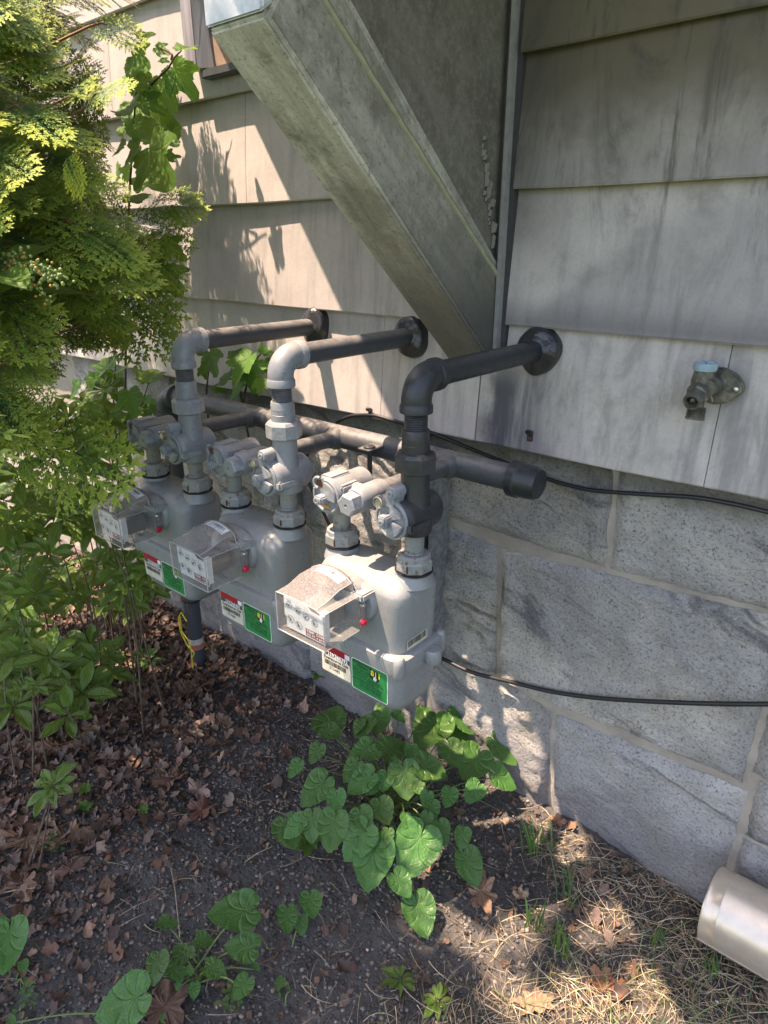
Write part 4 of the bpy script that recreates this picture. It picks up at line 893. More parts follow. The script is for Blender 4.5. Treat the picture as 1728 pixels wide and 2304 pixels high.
def violet_mesh(seed, serr=1.0):
    r = random.Random(seed); NA, NR = 84, 9; vs = [(0, 0, 0)]; lp = [(0, 0, 0)]; fs = []
    cup = r.uniform(.10, .26); tw = r.uniform(-.10, .10); ph = r.uniform(0, 6); wd_ = r.uniform(.92, 1.06); asy = r.uniform(-.05, .05)
    for i in range(NA + 1):
        a = -PI * .965 + 2 * PI * .965 * i / NA; u = abs(a)
        pts = [(0, 1.0), (.25, .86), (.55, .72), (.9, .63), (1.3, .585), (1.8, .55), (2.3, .50), (2.7, .42), (3.03, .30)]
        for k in range(len(pts) - 1):
            if pts[k][0] <= u <= pts[k + 1][0] + 1e-9: t = (u - pts[k][0]) / (pts[k + 1][0] - pts[k][0]); t = t * t * (3 - 2 * t) if k else t; R = pts[k][1] * (1 - t) + pts[k + 1][1] * t; break
        else: R = .3
        R *= 1 + asy * math.copysign(1, a) * min(1, u); R *= 1 + .011 * serr * (1 - abs(((i * 7 / 14 + ph) % 1) - .5) * 4) * (u < 2.9)
        for j in range(1, NR + 1):
            q = j / NR; rr = R * q; x = math.sin(a) * rr * wd_; y = math.cos(a) * rr
            z = cup * x * x * 1.6 + cup * .35 * (y - .35) ** 2 * (1 if y > .35 else 1.5) + tw * x * y + .022 * math.sin(a * 3 + ph) * q * q + .016 * math.sin(q * 9 + a * 5 + ph) * q
            fr = min(.22, abs((max(0, u - .55 * q ** 1.5) ** .8 * 1.75) % 1 - .5)); z += .05 * (fr - .15) * min(1, rr * 2.2) * (1 - .5 * q); z += .007 * mnoise(Vector((x * 7, y * 7, seed * 3.))) + .05 * abs(x) ** .5 * q * .5
            vs.append((x, y, z)); lp.append((a, q, 0))
    for i in range(NA):
        b0 = 1 + i * NR; b1 = b0 + NR; fs.append((0, b1, b0))
        for j in range(NR - 1): fs.append((b0 + j, b1 + j, b1 + j + 1, b0 + j + 1))
    m = MB(); m.v = vs; m.f = fs; m.uv = lp; return m.mesh('leaf', smooth=0)
def outline_leaf(half, n_across=6, fold=.25, curl=.2, teeth=None, seed=0, nL=22):
    """blade from y=0 to y=1; half(t) half width"""
    r = random.Random(seed); vs = []; lp = []; fs = []; ph = r.uniform(0, 6)
    for i in range(nL + 1):
        t = i / nL; hw = half(t)
        if teeth: hw *= 1 + teeth[0] * (((t * teeth[1]) % 1) - .5)
        for j in range(-n_across, n_across + 1):
            s_ = j / n_across; x = hw * s_; z = fold * abs(x) - curl * t * t + .02 * math.sin(t * 9 + s_ * 3 + ph)
            z += .012 * (abs((t - abs(s_) * .25) * 7 % 1 - .5) - .25)
            vs.append((x, t, z)); lp.append((s_, t, 0))
    w_ = 2 * n_across + 1
    for i in range(nL):
        for j in range(w_ - 1): a = i * w_ + j; fs.append((a, a + 1, a + w_ + 1, a + w_))
    m = MB(); m.v = vs; m.f = fs; m.uv = lp; return m.mesh('leaf', smooth=0)
def ground_hit(px, py, zoff=0.):
    return P(px, py, 2, -1.515 + zoff)
M_VIO = mat_leaf('violet_leaf_green', (.042, .118, .028), (.075, .18, .040), .24, .36, 'violet')
M_VIOB = mat_leaf('young_violet_green', (.10, .25, .035), (.16, .33, .05), .3, .42, 'violet')
M_CAPS = flat('green_capsule', (.22, .30, .09), .5); M_STEM = flat('green_stem', (.12, .19, .05), .5); M_BARK = NM('bark'); q = M_BARK.noise(M_BARK.scale(M_BARK.pos(), (90, 90, 22)), 1, 5, .7); M_BARK = M_BARK.pbr(M_BARK.ramp(q, [(.35, (.05, .036, .026)), (.6, (.16, .12, .085)), (.75, (.26, .21, .16))]), .85, 0, M_BARK.bump(q, .8, .003), .2)
VM = [violet_mesh(k) for k in range(7)]
def violets(root, leaves, label, off, sc, dome, mat, grp='violet plants on the dark soil', seed=0):
    t = thing('violet_plant', root, label, 'plant', grp); r = random.Random(seed); R0 = Vector(root)
    for k, L in enumerate(leaves):
        a, b_, c, d = L[:4]; h = L[4] if len(L) > 4 else None
        p0 = (off[0] + a / sc, off[1] + b_ / sc); p1 = (off[0] + c / sc, off[1] + d / sc)
        # meet the plant's dome
        d0 = Vector(ray(*p0)); dist = None; tt = .6
        while tt < 4:
            q = Vector(CAM) + d0 * tt; rad = math.hypot(q.x - R0.x, q.y - R0.y); dz = dome[0] * max(0, 1 - (rad / dome[1]) ** 2) ** .5 + .03
            if h is not None: dz = h
            if q.z < R0.z + dz or q.y > YS - .03: break
            tt += .004
        dist = tt - (r.uniform(0, .02) if h is None else 0)
        q = Vector(CAM) + d0 * dist; outw = Vector((q.x - R0.x, q.y - R0.y, 0)); outw = outw * (1.6 / max(.1, outw.length)) * min(1, outw.length / .25)
        img = Vector(Rm @ np.array([p1[0] - p0[0], -(p1[1] - p0[1]), 0.])); img.normalize()
        n = (Vector((0, 0, 1)) + outw * .25 - d0 * .55 + img * .35 + Vector((r.uniform(-.25, .25), r.uniform(-.25, .25), 0))).normalized()
        o, x, y, z, s = leaf_frame(*p0, *p1, dist, n); s *= .88
        lf = place(VM[(k * 3 + seed) % len(VM)], 'leaf', mat if not (len(L) > 5) else L[5], t, o, x, y, z, s)
        base = R0 + Vector((r.uniform(-.03, .03), r.uniform(-.03, .03), 0)); mid = base.lerp(o, .55) + Vector((0, 0, .25 * (o - base).length * .4)); mid.z = min(mid.z, o.z - .005)
        pts = smooth([base, mid, o + z * -.004 + y * .01], 5); b = MB(); b.tube(pts, [.0026 - .0012 * i / len(pts) for i in range(len(pts))], 5); b.build('stem', M_STEM, t, 80)
    return t
VL_ = [(865, 905, 770, 1150), (630, 960, 590, 1220), (435, 820, 400, 1012), (665, 740, 712, 860), (850, 1240, 908, 1446), (1095, 1012, 1160, 1182), (1078, 880, 1062, 985), (780, 568, 805, 745), (872, 550, 1020, 612), (605, 605, 482, 698), (692, 470, 802, 424), (1035, 300, 1150, 400), (935, 333, 845, 490), (985, 360, 1145, 455), (1010, 450, 1062, 574), (1248, 430, 1362, 562), (1245, 588, 1360, 672), (400, 352, 462, 225), (392, 366, 484, 402), (350, 458, 305, 550), (250, 540, 195, 620), (372, 632, 250, 770), (442, 695, 430, 812), (262, 835, 165, 922), (190, 840, 240, 985), (322, 805, 318, 958), (598, 450, 485, 520), (645, 478, 555, 508), (540, 545, 470, 645), (665, 300, 640, 404), (610, 330, 528, 420), (700, 235, 620, 290), (745, 285, 795, 332), (880, 262, 850, 314), (1150, 500, 1062, 638), (1150, 655, 1085, 742), (922, 745, 925, 838), (790, 800, 790, 872), (565, 785, 610, 898), (580, 880, 470, 1050), (745, 1110, 825, 1226), (700, 880, 690, 960), (900, 690, 880, 762), (1012, 680, 985, 770), (962, 850, 1000, 970), (690, 600, 670, 690), (820, 460, 815, 545), (560, 330, 530, 400), (960, 300, 935, 330), (850, 640, 900, 700), (740, 520, 700, 560), (900, 800, 880, 880), (640, 640, 600, 700)]
g0 = ground_hit(885, 1830); violets((g0.x, g0.y, -1.515), VL_, 'large clump of heart shaped violet leaves growing below the nearest gas meter', (560, 1480), 2.242, (.20, .34), M_VIO, seed=3)
O7 = (0, 1600); S7 = 1.920
def gsub(px, py): q = ground_hit(px, py); return (q.x, q.y, -1.515)
violets(gsub(655, 2110), [(1340, 808, 1358, 912, .09), (1240, 870, 1243, 980, .08), (1298, 905, 1305, 983, .045)], 'small violet with three leaves between the big clump and the front cluster', O7, S7, (.1, .2), M_VIOB, seed=5)
violets(gsub(440, 2190), [(1062, 862, 870, 885, .15), (705, 915, 782, 925, .06), (862, 985, 930, 1005, .09), (1080, 1025, 952, 1010, .11), (908, 1110, 990, 1150, .08), (1060, 1170, 1000, 1262, .10), (800, 1062, 745, 1010, .07), (685, 1075, 660, 1208, .08), (745, 1100, 795, 1180, .06), (815, 1130, 815, 1090, .09), (840, 1190, 835, 1257, .04), (1100, 1100, 1125, 1125, .04), (770, 1180, 760, 1212, .03)], 'cluster of bright round violet leaves at the bottom edge, one leaf large and ribbed', O7, S7, (.12, .2), M_VIOB, seed=6)
violets(gsub(330, 2250), [(592, 1238, 385, 1345, .14)], 'single big ribbed violet leaf on a long stalk at the bottom edge', O7, S7, (.1, .2), M_VIOB, seed=7)
violets(gsub(635, 2235), [(1215, 1165, 1190, 1215, .04), (1240, 1190, 1255, 1205, .025), (1205, 1225, 1210, 1245, .02)], 'tiny violet seedling with a curled leaf, right of the front cluster', O7, S7, (.06, .1), M_VIOB, seed=8)
violets(gsub(10, 2230), [(40, 955, 10, 1172, .14)], 'dark ribbed violet leaf cut off by the left edge of the view', O7, S7, (.1, .2), M_VIO, seed=9)
violets(gsub(52, 2190), [(100, 1090, 108, 1140, .03), (110, 1155, 105, 1175, .02)], 'very small violet seedling near the left edge', O7, S7, (.1, .2), M_VIOB, seed=10)
violets(gsub(364, 2300), [(700, 1318, 700, 1352, .03), (45, 1330, 70, 1352, .04)], 'small round violet leaf at the very bottom edge, below the front cluster', O7, S7, (.1, .2), M_VIOB, seed=11)

# ---- lobed, toothed leaves (rose of sharon) as a grid over a star shaped outline
def lobed_mesh(seed, bright=False):
    r = random.Random(seed); NA, NR = 90, 7; vs = [(0, 0, 0)]; lp = [(0, 0, 0)]; fs = []; fold = r.uniform(.1, .35); cl_ = r.uniform(.1, .4); ph = r.uniform(0, 6)
    for i in range(NA + 1):
        a = -2.6 + 5.2 * i / NA; u = abs(a)
        R = .62 * math.exp(-(u / .30) ** 2) + .30 * math.exp(-((u - .80) / .22) ** 2) + .40 * math.exp(-((u - .5) / .8) ** 2) + .20 * math.exp(-((u - 1.6) / .6) ** 2) + .14
        R *= 1 + .17 * (((i * .2 + ph) % 1) - .5) * (1 if u > .12 else 0)
        for j in range(1, NR + 1):
            q = j / NR; rr = R * q; x = math.sin(a) * rr; y = math.cos(a) * rr; z = fold * abs(x) - cl_ * max(0, y) ** 2 * .5 + .03 * math.sin(5 * a + ph) * q * q
            vs.append((x, y, z)); lp.append((a, q, 0))
    for i in range(NA):
        b0 = 1 + i * NR; b1 = b0 + NR; fs.append((0, b1, b0))
        for j in range(NR - 1): fs.append((b0 + j, b1 + j, b1 + j + 1, b0 + j + 1))
    m = MB(); m.v = vs; m.f = fs; m.uv = lp; return m.mesh('leaf', smooth=0)
M_ROSE = mat_leaf('rose_leaf_green', (.08, .20, .035), (.12, .26, .05), .5, .5, 'violet', .35)
LM = [lobed_mesh(k) for k in range(6)]
def rose(root, leaves, label, stems, off, sc, depth, seed):
    t = thing('leafy_shrub', root, label, 'shrub', 'lobed leaved shoots against the clapboards'); r = random.Random(seed)
    for k, (a, b_, c, d) in enumerate(leaves):
        p0 = (off[0] + a / sc, off[1] + b_ / sc); p1 = (off[0] + c / sc, off[1] + d / sc); yv = depth + r.uniform(-.07, .07)
        q = P(*p0, 1, yv); dist = (q - Vector(CAM)).length; d0 = Vector(ray(*p0)); img = Vector(Rm @ np.array([p1[0] - p0[0], -(p1[1] - p0[1]), 0.])).normalized()
        n = (Vector((-.1, -.55, .75)) - d0 * .35 + img * .3 + Vector((r.uniform(-.4, .4), r.uniform(-.3, .3), r.uniform(-.2, .2)))).normalized()
        o, x, y, z, s = leaf_frame(*p0, *p1, dist, n); place(LM[(k + seed) % 6], 'leaf', M_ROSE, t, o, x, y, z, s * .92)
    for pts in stems:
        pp = [P(off[0] + a / sc, off[1] + b_ / sc, 1, depth + .02) for a, b_ in pts]; pp = smooth(pp, 5); b = MB(); b.tube(pp, [.0042 - .0026 * i / len(pp) for i in range(len(pp))], 6); b.build('stem', M_BARK, t, 80)
    return t
A_ = [(1230, 480, 1400, 700), (1150, 560, 1245, 800), (1110, 340, 1215, 385), (1280, 360, 1395, 310), (960, 730, 1270, 960), (1060, 1050, 1190, 1370), (1000, 720, 1190, 800), (940, 400, 1110, 520), (920, 470, 1090, 555), (980, 330, 960, 190), (1010, 280, 1110, 215), (1060, 960, 1260, 985), (960, 760, 800, 740), (970, 560, 1060, 700), (1140, 430, 1210, 440), (930, 1200, 850, 1320), (1110, 1690, 1090, 1560), (1150, 1700, 1285, 1780), (1130, 1760, 1330, 1830), (1150, 1950, 1310, 2110), (1080, 1900, 1105, 2060), (1000, 1250, 1180, 1330), (880, 900, 1000, 960), (880, 1040, 780, 1060), (900, 820, 850, 680), (990, 1040, 860, 1180), (1080, 1850, 1020, 1990), (1130, 1800, 1180, 1930), (960, 880, 1110, 1000), (850, 1250, 720, 1310), (1180, 1130, 1290, 1100), (940, 1440, 1060, 1350), (920, 560, 830, 520), (1200, 1500, 1280, 1560)]
rose((P(300, 900, 1, -.14).x, -.14, -1.5), A_, 'tall shoots with lobed toothed leaves, sunlit yellow green at the top left corner trim', [[(890, 2900), (900, 2000), (920, 1400), (945, 1000), (960, 760), (975, 560), (1000, 330), (1010, 240)], [(945, 1060), (1010, 950), (1055, 880)], [(960, 760), (1080, 600), (1190, 490), (1240, 410), (1290, 360)], [(900, 2000), (1050, 1850), (1130, 1700)], [(1220, 430), (1215, 380), (1120, 330)], [(1130, 1720), (1150, 1950)]], (0, 0), 3.16, -.14, 2)
B0_ = [(250, 860, 225, 900), (290, 880, 300, 940), (215, 850, 190, 880), (320, 900, 335, 950), (260, 930, 240, 985), (330, 860, 350, 820), (225, 905, 200, 950), (280, 830, 262, 800), (300, 960, 290, 1010), (200, 900, 170, 930), (240, 830, 235, 790), (180, 870, 150, 890), (270, 990, 250, 1030), (345, 930, 365, 900)]
rose((P(270, 1000, 1, -.12).x, -.12, -1.5), B0_, 'dim lobed leaves in the gap between the cypress and the far left meter', [[(270, 1200), (262, 1000), (255, 900), (260, 820)], [(262, 1000), (310, 930), (335, 860)]], (0, 0), 1., -.12, 6)
B_ = [(760, 240, 800, 390), (1000, 260, 870, 430), (1010, 290, 1000, 490), (900, 270, 950, 190), (1070, 250, 1130, 195), (1060, 330, 1130, 300), (1000, 330, 890, 300), (960, 420, 830, 480), (1080, 290, 1110, 380), (780, 440, 860, 470), (720, 330, 740, 400), (870, 400, 770, 340), (1060, 400, 1050, 500), (700, 260, 760, 230), (560, 420, 520, 420), (200, 360, 180, 520), (90, 440, 40, 480), (330, 780, 370, 850), (200, 300, 120, 260), (110, 380, 20, 420)]
rose((P(560, 900, 1, -.02).x, -.07, -1.0), B_, 'dark green lobed leaves bunched behind the pipes under the left riser', [[(1000, 800), (960, 560), (1000, 330), (1060, 250)], [(960, 560), (900, 400), (780, 440)], [(760, 700), (740, 500), (760, 300)]], (180, 700), 2.602, -.06, 4)

# ---- whorled evergreen shrubs (lower left)
def lance(t): return .19 * math.sin(PI * min(1, max(0, t)) ** 1.25) ** .85 + .004
PM = [outline_leaf(lance, 3, .35, c, None, k, 12) for k, c in enumerate((.05, .22, .4))]
M_PD = mat_leaf('evergreen_leaf', (.012, .045, .022), (.024, .070, .030), .06, .24, 'pinnate', .6); M_PL = mat_leaf('new_evergreen_leaf', (.085, .16, .03), (.13, .21, .04), .38, .38, 'pinnate'); M_PB = mat_leaf('bronze_leaf', (.20, .17, .04), (.24, .20, .05), .35, .4, 'pinnate')
def pieris(name_label, whorls, root, seed):
    t = thing('evergreen_shrub', root, name_label, 'shrub', 'whorled evergreen shrubs at the lower left'); r = random.Random(seed); R0 = Vector(root)
    for (a, b_, L, kind, yv) in whorls:
        px, py = a / 2.764, 900 + b_ / 2.764; g = (ground_hit(px, py, .10) - Vector(CAM)).length if py > 950 else 9
        dist = min(g * .93, (P(px, py, 1, yv) - Vector(CAM)).length); d0 = Vector(ray(px, py)); c = Vector(CAM) + d0 * dist
        ax = (Vector((0, 0, 1)) - d0 * .6 + Vector((r.uniform(-.45, .45), r.uniform(-.45, .45), 0))).normalized(); u = ax.orthogonal().normalized(); v = ax.cross(u); n = r.choice((6, 7, 8, 9)); ph = r.uniform(0, 6)
        for k in range(n):
            a_ = ph + 2 * PI * k / n + r.uniform(-.25, .25); el = r.uniform(.0, .55) if kind != 'L' else r.uniform(.2, .7); dr = (u * math.cos(a_) + v * math.sin(a_)) * math.cos(el) + ax * math.sin(el); z = (ax - dr * ax.dot(dr)).normalized(); x = dr.cross(z).normalized()
            s = L / 2.764 * dist / FPX * r.uniform(.8, 1.2) * (1.4 if kind == 'D' else 1.15)
            place(PM[r.randrange(3)], 'leaf', {'D': M_PD, 'L': M_PL, 'B': M_PB}[kind], t, c + dr * .004 + ax * r.uniform(-.01, .006), x, dr, z, s)
        base = Vector((R0.x * .35 + c.x * .65 + r.uniform(-.06, .06), min(-.1, R0.y * .35 + c.y * .65 + r.uniform(-.06, .06)), -1.53)); mid = base.lerp(c, .6) + Vector((r.uniform(-.05, .05), r.uniform(-.03, .03), -.02)); pp = smooth([base, mid, c], 6); b = MB(); b.tube(pp, [.0038 - .0027 * i / len(pp) for i in range(len(pp))], 6)
        if seed != 9 and (r.random() < .24 or len(whorls) < 6): b.build('stem', M_BARK, t, 80)
    return t
W1 = [(565, 490, 95, 'L', -.55), (720, 520, 90, 'L', -.52), (840, 455, 75, 'L', -.5), (690, 395, 75, 'L', -.5), (355, 575, 100, 'B', -.6), (350, 1035, 85, 'B', -.6), (400, 730, 115, 'D', -.55), (470, 660, 100, 'D', -.5), (560, 800, 90, 'D', -.5), (620, 620, 90, 'D', -.45), (300, 640, 90, 'D', -.5), (430, 120, 95, 'D', -.35), (560, 250, 90, 'D', -.3), (250, 1120, 90, 'L', -.6), (690, 930, 85, 'D', -.45), (740, 1060, 100, 'D', -.4), (870, 1070, 90, 'D', -.4), (820, 930, 80, 'D', -.4), (930, 1180, 80, 'D', -.35), (1010, 1200, 70, 'D', -.3), (770, 1180, 90, 'D', -.4), (440, 1230, 100, 'D', -.5), (520, 1230, 70, 'D', -.5), (600, 780, 80, 'D', -.4), (480, 330, 95, 'D', -.35), (680, 280, 70, 'D', -.3), (960, 1040, 70, 'D', -.35), (600, 1020, 80, 'D', -.4)]
W2 = [(70, 770, 120, 'D', -.7), (20, 860, 110, 'D', -.7), (110, 1230, 110, 'D', -.75), (50, 1340, 110, 'D', -.75), (120, 1400, 95, 'D', -.75), (30, 1500, 100, 'D', -.75), (100, 1640, 90, 'D', -.7), (90, 1900, 120, 'D', -.8), (95, 1905, 80, 'L', -.8), (130, 1800, 60, 'L', -.8), (180, 1270, 80, 'D', -.7), (60, 480, 110, 'D', -.6), (20, 620, 100, 'D', -.6), (150, 560, 90, 'D', -.55), (230, 1780, 65, 'L', -.8), (200, 950, 80, 'D', -.6), (60, 1060, 90, 'L', -.7), (20, 1180, 90, 'D', -.7), (150, 1120, 80, 'B', -.7)]
W3 = [(450, 1560, 105, 'D', -.5), (560, 1520, 95, 'D', -.5), (620, 1640, 115, 'D', -.5), (390, 1660, 100, 'D', -.5), (500, 1830, 130, 'D', -.6), (420, 1960, 110, 'D', -.6), (440, 1790, 100, 'D', -.6), (700, 1700, 80, 'D', -.5), (690, 1600, 60, 'L', -.5), (890, 1590, 60, 'D', -.4), (240, 1650, 90, 'D', -.6), (320, 1700, 80, 'D', -.6), (580, 1760, 80, 'D', -.5), (470, 1500, 60, 'L', -.5), (930, 1620, 50, 'D', -.35)]
rw = random.Random(77)
W1 += [(rw.uniform(150, 1000), rw.uniform(60, 1250), rw.uniform(70, 110), rw.choice('DDDDDDL'), rw.uniform(-.45, -.15)) for _ in range(34)]
W1 += [(rw.uniform(150, 1000), rw.uniform(1000, 1480), rw.uniform(60, 90), 'D', rw.uniform(-.45, -.2)) for _ in range(14)]
W1 += [(a_, b_, 85, 'D', -.14) for a_, b_ in ((600, 60), (680, 120), (760, 160), (560, 160), (820, 60), (700, 250), (780, 300), (640, -60), (520, 20), (850, 200), (740, 40))]
W1 = [q for q in W1 if q[4] == -.14 or not (q[0] > 800 and q[1] < 900)]
W2 += [(rw.uniform(-40, 330), rw.uniform(450, 1750), rw.uniform(80, 120), rw.choice('DDDDDDDL'), rw.uniform(-.8, -.5)) for _ in range(26)]
pieris('evergreen shrub with pale new whorls, reaching in front of the far left gas meter', W1, (-1.95, -.42, -1.5), 1)
pieris('dark evergreen shrub with star shaped leaf whorls at the left edge', W2, (-1.62, -.95, -1.5), 2)
pieris('low glossy evergreen sprigs on the leaf litter left of the conduit', W3, (-1.85, -.50, -1.5), 3)
W4 = [(2.764 * 118, 2.764 * (1773 - 900), 95, 'D', -.9), (2.764 * 120, 2.764 * (1766 - 900), 50, 'B', -.9)]
pieris('small lone evergreen seedling on brown leaves near the left edge', W4, (-1.52, -1.0, -1.5), 4)

# ------------------------------------------------------------------ cypress: flat feathery sprays
def spray_template(seed, lod=1):
    """one flat spray of length 1 along +y: core strips with paired scale-leaf lobes; returns V, F, tip-ness"""
    r = random.Random(seed); V = []; F = []; T = []
    def zz(p): return -.10 * (p.x * p.x + p.y * p.y)
    def quad(p, d, L, w, t0, t1):
        nx_ = Vector((-d.y, d.x, 0)); b = len(V)
        for q in (p, p + d * L * .55 + nx_ * w, p + d * L, p + d * L * .55 - nx_ * w): q = q.copy(); q.z += zz(q); V.append(q)
        T.extend([t0, (t0 + t1) / 2, t1, (t0 + t1) / 2]); F.append((b, b + 1, b + 2, b + 3))
    def rot(d, a): return Vector((d.x * math.cos(a) - d.y * math.sin(a), d.x * math.sin(a) + d.y * math.cos(a), d.z))
    def shoot(p, d, L, tip, st):
        n = max(2, int(L / st)); quad(p, d, L * 1.03, .0055 * (1.6 if lod > 1 else 1), tip, min(1, tip + .4))
        for i in range(1, n + 1):
            q = p + d * (L * i / n * .96 - st * .5); t_ = min(1, tip + .45 * i / n)
            for sg in (-1, 1): quad(q, rot(d, sg * .62), st * 1.35 * (1 - .35 * i / n), .0085 * (1.9 if lod > 1 else 1), t_ - .1, min(1, t_ + .22))
        quad(p + d * (L - st * .4), d, st * 1.5, .0095, tip + .4, min(1, tip + .7))
    n = 17 if lod == 1 else 13; y0 = Vector((0, 0, 0)); quad(y0, Vector((0, 1, 0)), 1., .006, 0, .4)
    for i in range(1, n + 1):
        t = i / (n + .3); sg = 1 if i % 2 else -1; an = math.radians((54 - 20 * t) + r.uniform(-5, 5)) * sg; d = rot(Vector((0, 1, 0)), an); d.z = r.uniform(-.12, .08)
        L = .46 * math.sin(PI * (.16 + .74 * t)) ** .9 * (1.05 - .42 * t) * r.uniform(.85, 1.12); p = Vector((0, t, 0))
        if lod > 1: shoot(p, d, L, .2 + .4 * t, .07); continue
        shoot(p, d, L, .25 + .35 * t, .036); m = max(2, int(L / .050))
        for j in range(1, m):
            u = j / m; s2 = 1 if j % 2 else -1; L2 = L * .50 * (1 - u * .72)
            if L2 > .045: shoot(p + d * L * u, rot(d, s2 * math.radians(44 - 10 * u)), L2, .3 + .35 * t + .2 * u, .040)
    shoot(Vector((0, .92, 0)), Vector((0, 1, 0)), .12, .6, .036)
    return np.array([v[:] for v in V]), np.array(F), np.clip(np.array(T), 0, 1)
SP = [spray_template(k) for k in range(4)] + [spray_template(9, 2), spray_template(10, 2)]
def spray_cloud(items):
    """items: (origin, direction, normal, size, template index, tone)"""
    VV = []; FF = []; CC = []; n0 = 0
    for (o, d, n, s, k, tone) in items:
        V, F_, T_ = SP[k]; d = d.normalized(); n = (n - d * n.dot(d)).normalized(); x = d.cross(n)
        droop = V[:, 1] ** 2 * .22
        W = np.outer(V[:, 0], x) + np.outer(V[:, 1], d) + np.outer(V[:, 2], n); W[:, 2] -= droop; W = W * s + np.array(o)
        VV.append(W); FF.append(F_ + n0); n0 += len(V); CC.append(np.stack([T_, np.full(len(V), tone), np.zeros(len(V))], -1))
    return np.concatenate(VV), np.concatenate(FF), np.concatenate(CC)
def mat_cypress():
    m = NM('cypress_foliage'); s = m.sep(m.attr('lp', 'Vector')); nz = m.noise(m.pos(), 14, 3)
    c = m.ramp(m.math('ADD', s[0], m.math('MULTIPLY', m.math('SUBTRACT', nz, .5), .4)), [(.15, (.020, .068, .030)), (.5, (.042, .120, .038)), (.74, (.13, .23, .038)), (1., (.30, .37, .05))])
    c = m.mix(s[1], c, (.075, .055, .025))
    p = m.n('ShaderNodeBsdfPrincipled'); m.set(p.inputs['Base Color'], c); p.inputs['Roughness'].default_value = .6; p.inputs['Specular IOR Level'].default_value = .2
    t = m.n('ShaderNodeBsdfTranslucent'); m.set(t.inputs[0], m.mix(.15, c, (.5, .8, .1))); x = m.n('ShaderNodeMixShader'); x.inputs[0].default_value = .16
    m.lk(p.outputs[0], x.inputs[1]); m.lk(t.outputs[0], x.inputs[2]); m.lk(x.outputs[0], m.out.inputs[0]); return m.m
M_CYP = mat_cypress()
cyp = thing('cypress_tree', (-2.25, -.75, -1.5), 'feathery green cypress with yellow tipped flat sprays, filling the upper left corner', 'tree')
r = random.Random(21); items = []; limbs = []
trunk_x, trunk_y = -2.30, -.80
def in_poly(px, py):
    # outline of the crown in the photograph, measured on its silhouette
    edge = [(-200, 330), (0, 345), (60, 330), (110, 270), (200, 272), (300, 262), (360, 250), (420, 240), (470, 300), (560, 330), (640, 355), (700, 365), (745, 340), (800, 235), (860, 170), (930, 200), (1000, 215), (1030, 120), (1060, 20), (1100, -60)]
    for (a, b_), (c, d) in zip(edge[:-1], edge[1:]):
        if a <= py <= c: return px < b_ + (d - b_) * (py - a) / (c - a)
    return False
FLECK = [ground_hit(a, b_) for a, b_ in ((430, 1650), (520, 1600), (340, 1610), (240, 1500), (560, 1540), (330, 1720), (250, 1340))]
FLECK = [(g.x + .294 * g.z, g.y + .3106 * g.z) for g in FLECK]
def on_fleck(o, tq, rad):
    q = (Vector(o) + Vector(tq)) * .5; u = q.x + .294 * q.z; v = q.y + .3106 * q.z
    return any((u - a) ** 2 + (v - b_) ** 2 < rad * rad for a, b_ in FLECK)
# in view: sprays whose tips stay inside the silhouette
tries = 0
while len(items) < 400 and tries < 30000:
    tries += 1
    px = r.uniform(-260, 400); py = r.uniform(-160, 1060); dpt = r.uniform(1.25, 2.45) if px < 200 else r.uniform(1.6, 2.3)
    o = Vector(CAM) + Vector(ray(px, py)) * dpt
    if o.y > -.12 or o.x > -.95: continue
    dr = Vector((o.x - trunk_x, (o.y - trunk_y) * 1.3, 0)); dr = dr.normalized() if dr.length > .01 else Vector((1, 0, 0))
    dr = (dr + Vector((.35, r.uniform(-.35, .35), r.uniform(-.25, .45)))).normalized(); sz = r.uniform(.13, .24)
    tip = o + dr * sz * .9; tip.z -= sz * .2; c_ = Rm.T @ (np.array(tip) - CAM); tx, ty = 864 - c_[0] / c_[2] * FPX, 1152 + c_[1] / c_[2] * FPX
    if ty > 780 and px > 90: continue
    if not in_poly(tx + (12 if ty < 640 else 60 if ty < 780 else 110), ty) or tip.y > -.04: continue
    if on_fleck(o, tip, .085) and r.random() < .7: continue
    if 640 < ty < 800 and 20 < tx < 150 and r.random() < .5: continue
    uu = tip.x + .294 * tip.z; vv = tip.y + .3106 * tip.z
    if uu > -1.64 and vv > -.28: continue
    if vv < -.28 and (uu > -1.2 or (uu + 1.2 * vv > -2.12 and vv > -.5)): continue
    n = Vector((r.uniform(-.4, .4), r.uniform(-.9, .1), 1)).normalized()
    deep = dpt > 2.0; items.append((o, dr, n, sz, r.randrange(4), (r.uniform(.3, .8) if deep and r.random() < .4 else r.uniform(0, .12)))); limbs.append((o, dr))
# a dark inner layer close to the boards
k_ = 0
while k_ < 120:
    px = r.uniform(-80, 215); py = r.uniform(-80, 700); o = P(px, py, 1, r.uniform(-.5, -.16)); dr = Vector((r.uniform(.2, 1), r.uniform(-.5, .1), r.uniform(-.6, .5))).normalized(); sz = r.uniform(.14, .22)
    tip = o + dr * sz; c_ = Rm.T @ (np.array(tip) - CAM); tx, ty = 864 - c_[0] / c_[2] * FPX, 1152 + c_[1] / c_[2] * FPX
    if not in_poly(tx + 25, max(0, ty)) or tip.y > -.03: continue
    if tip.x + .294 * tip.z > -1.68 and tip.y + .31 * tip.z > -.28: continue
    items.append((o, dr, Vector((r.uniform(-.4, .4), r.uniform(-.9, -.2), .8)), sz, r.randrange(4), r.uniform(.05, .35))); limbs.append((o, dr)); k_ += 1
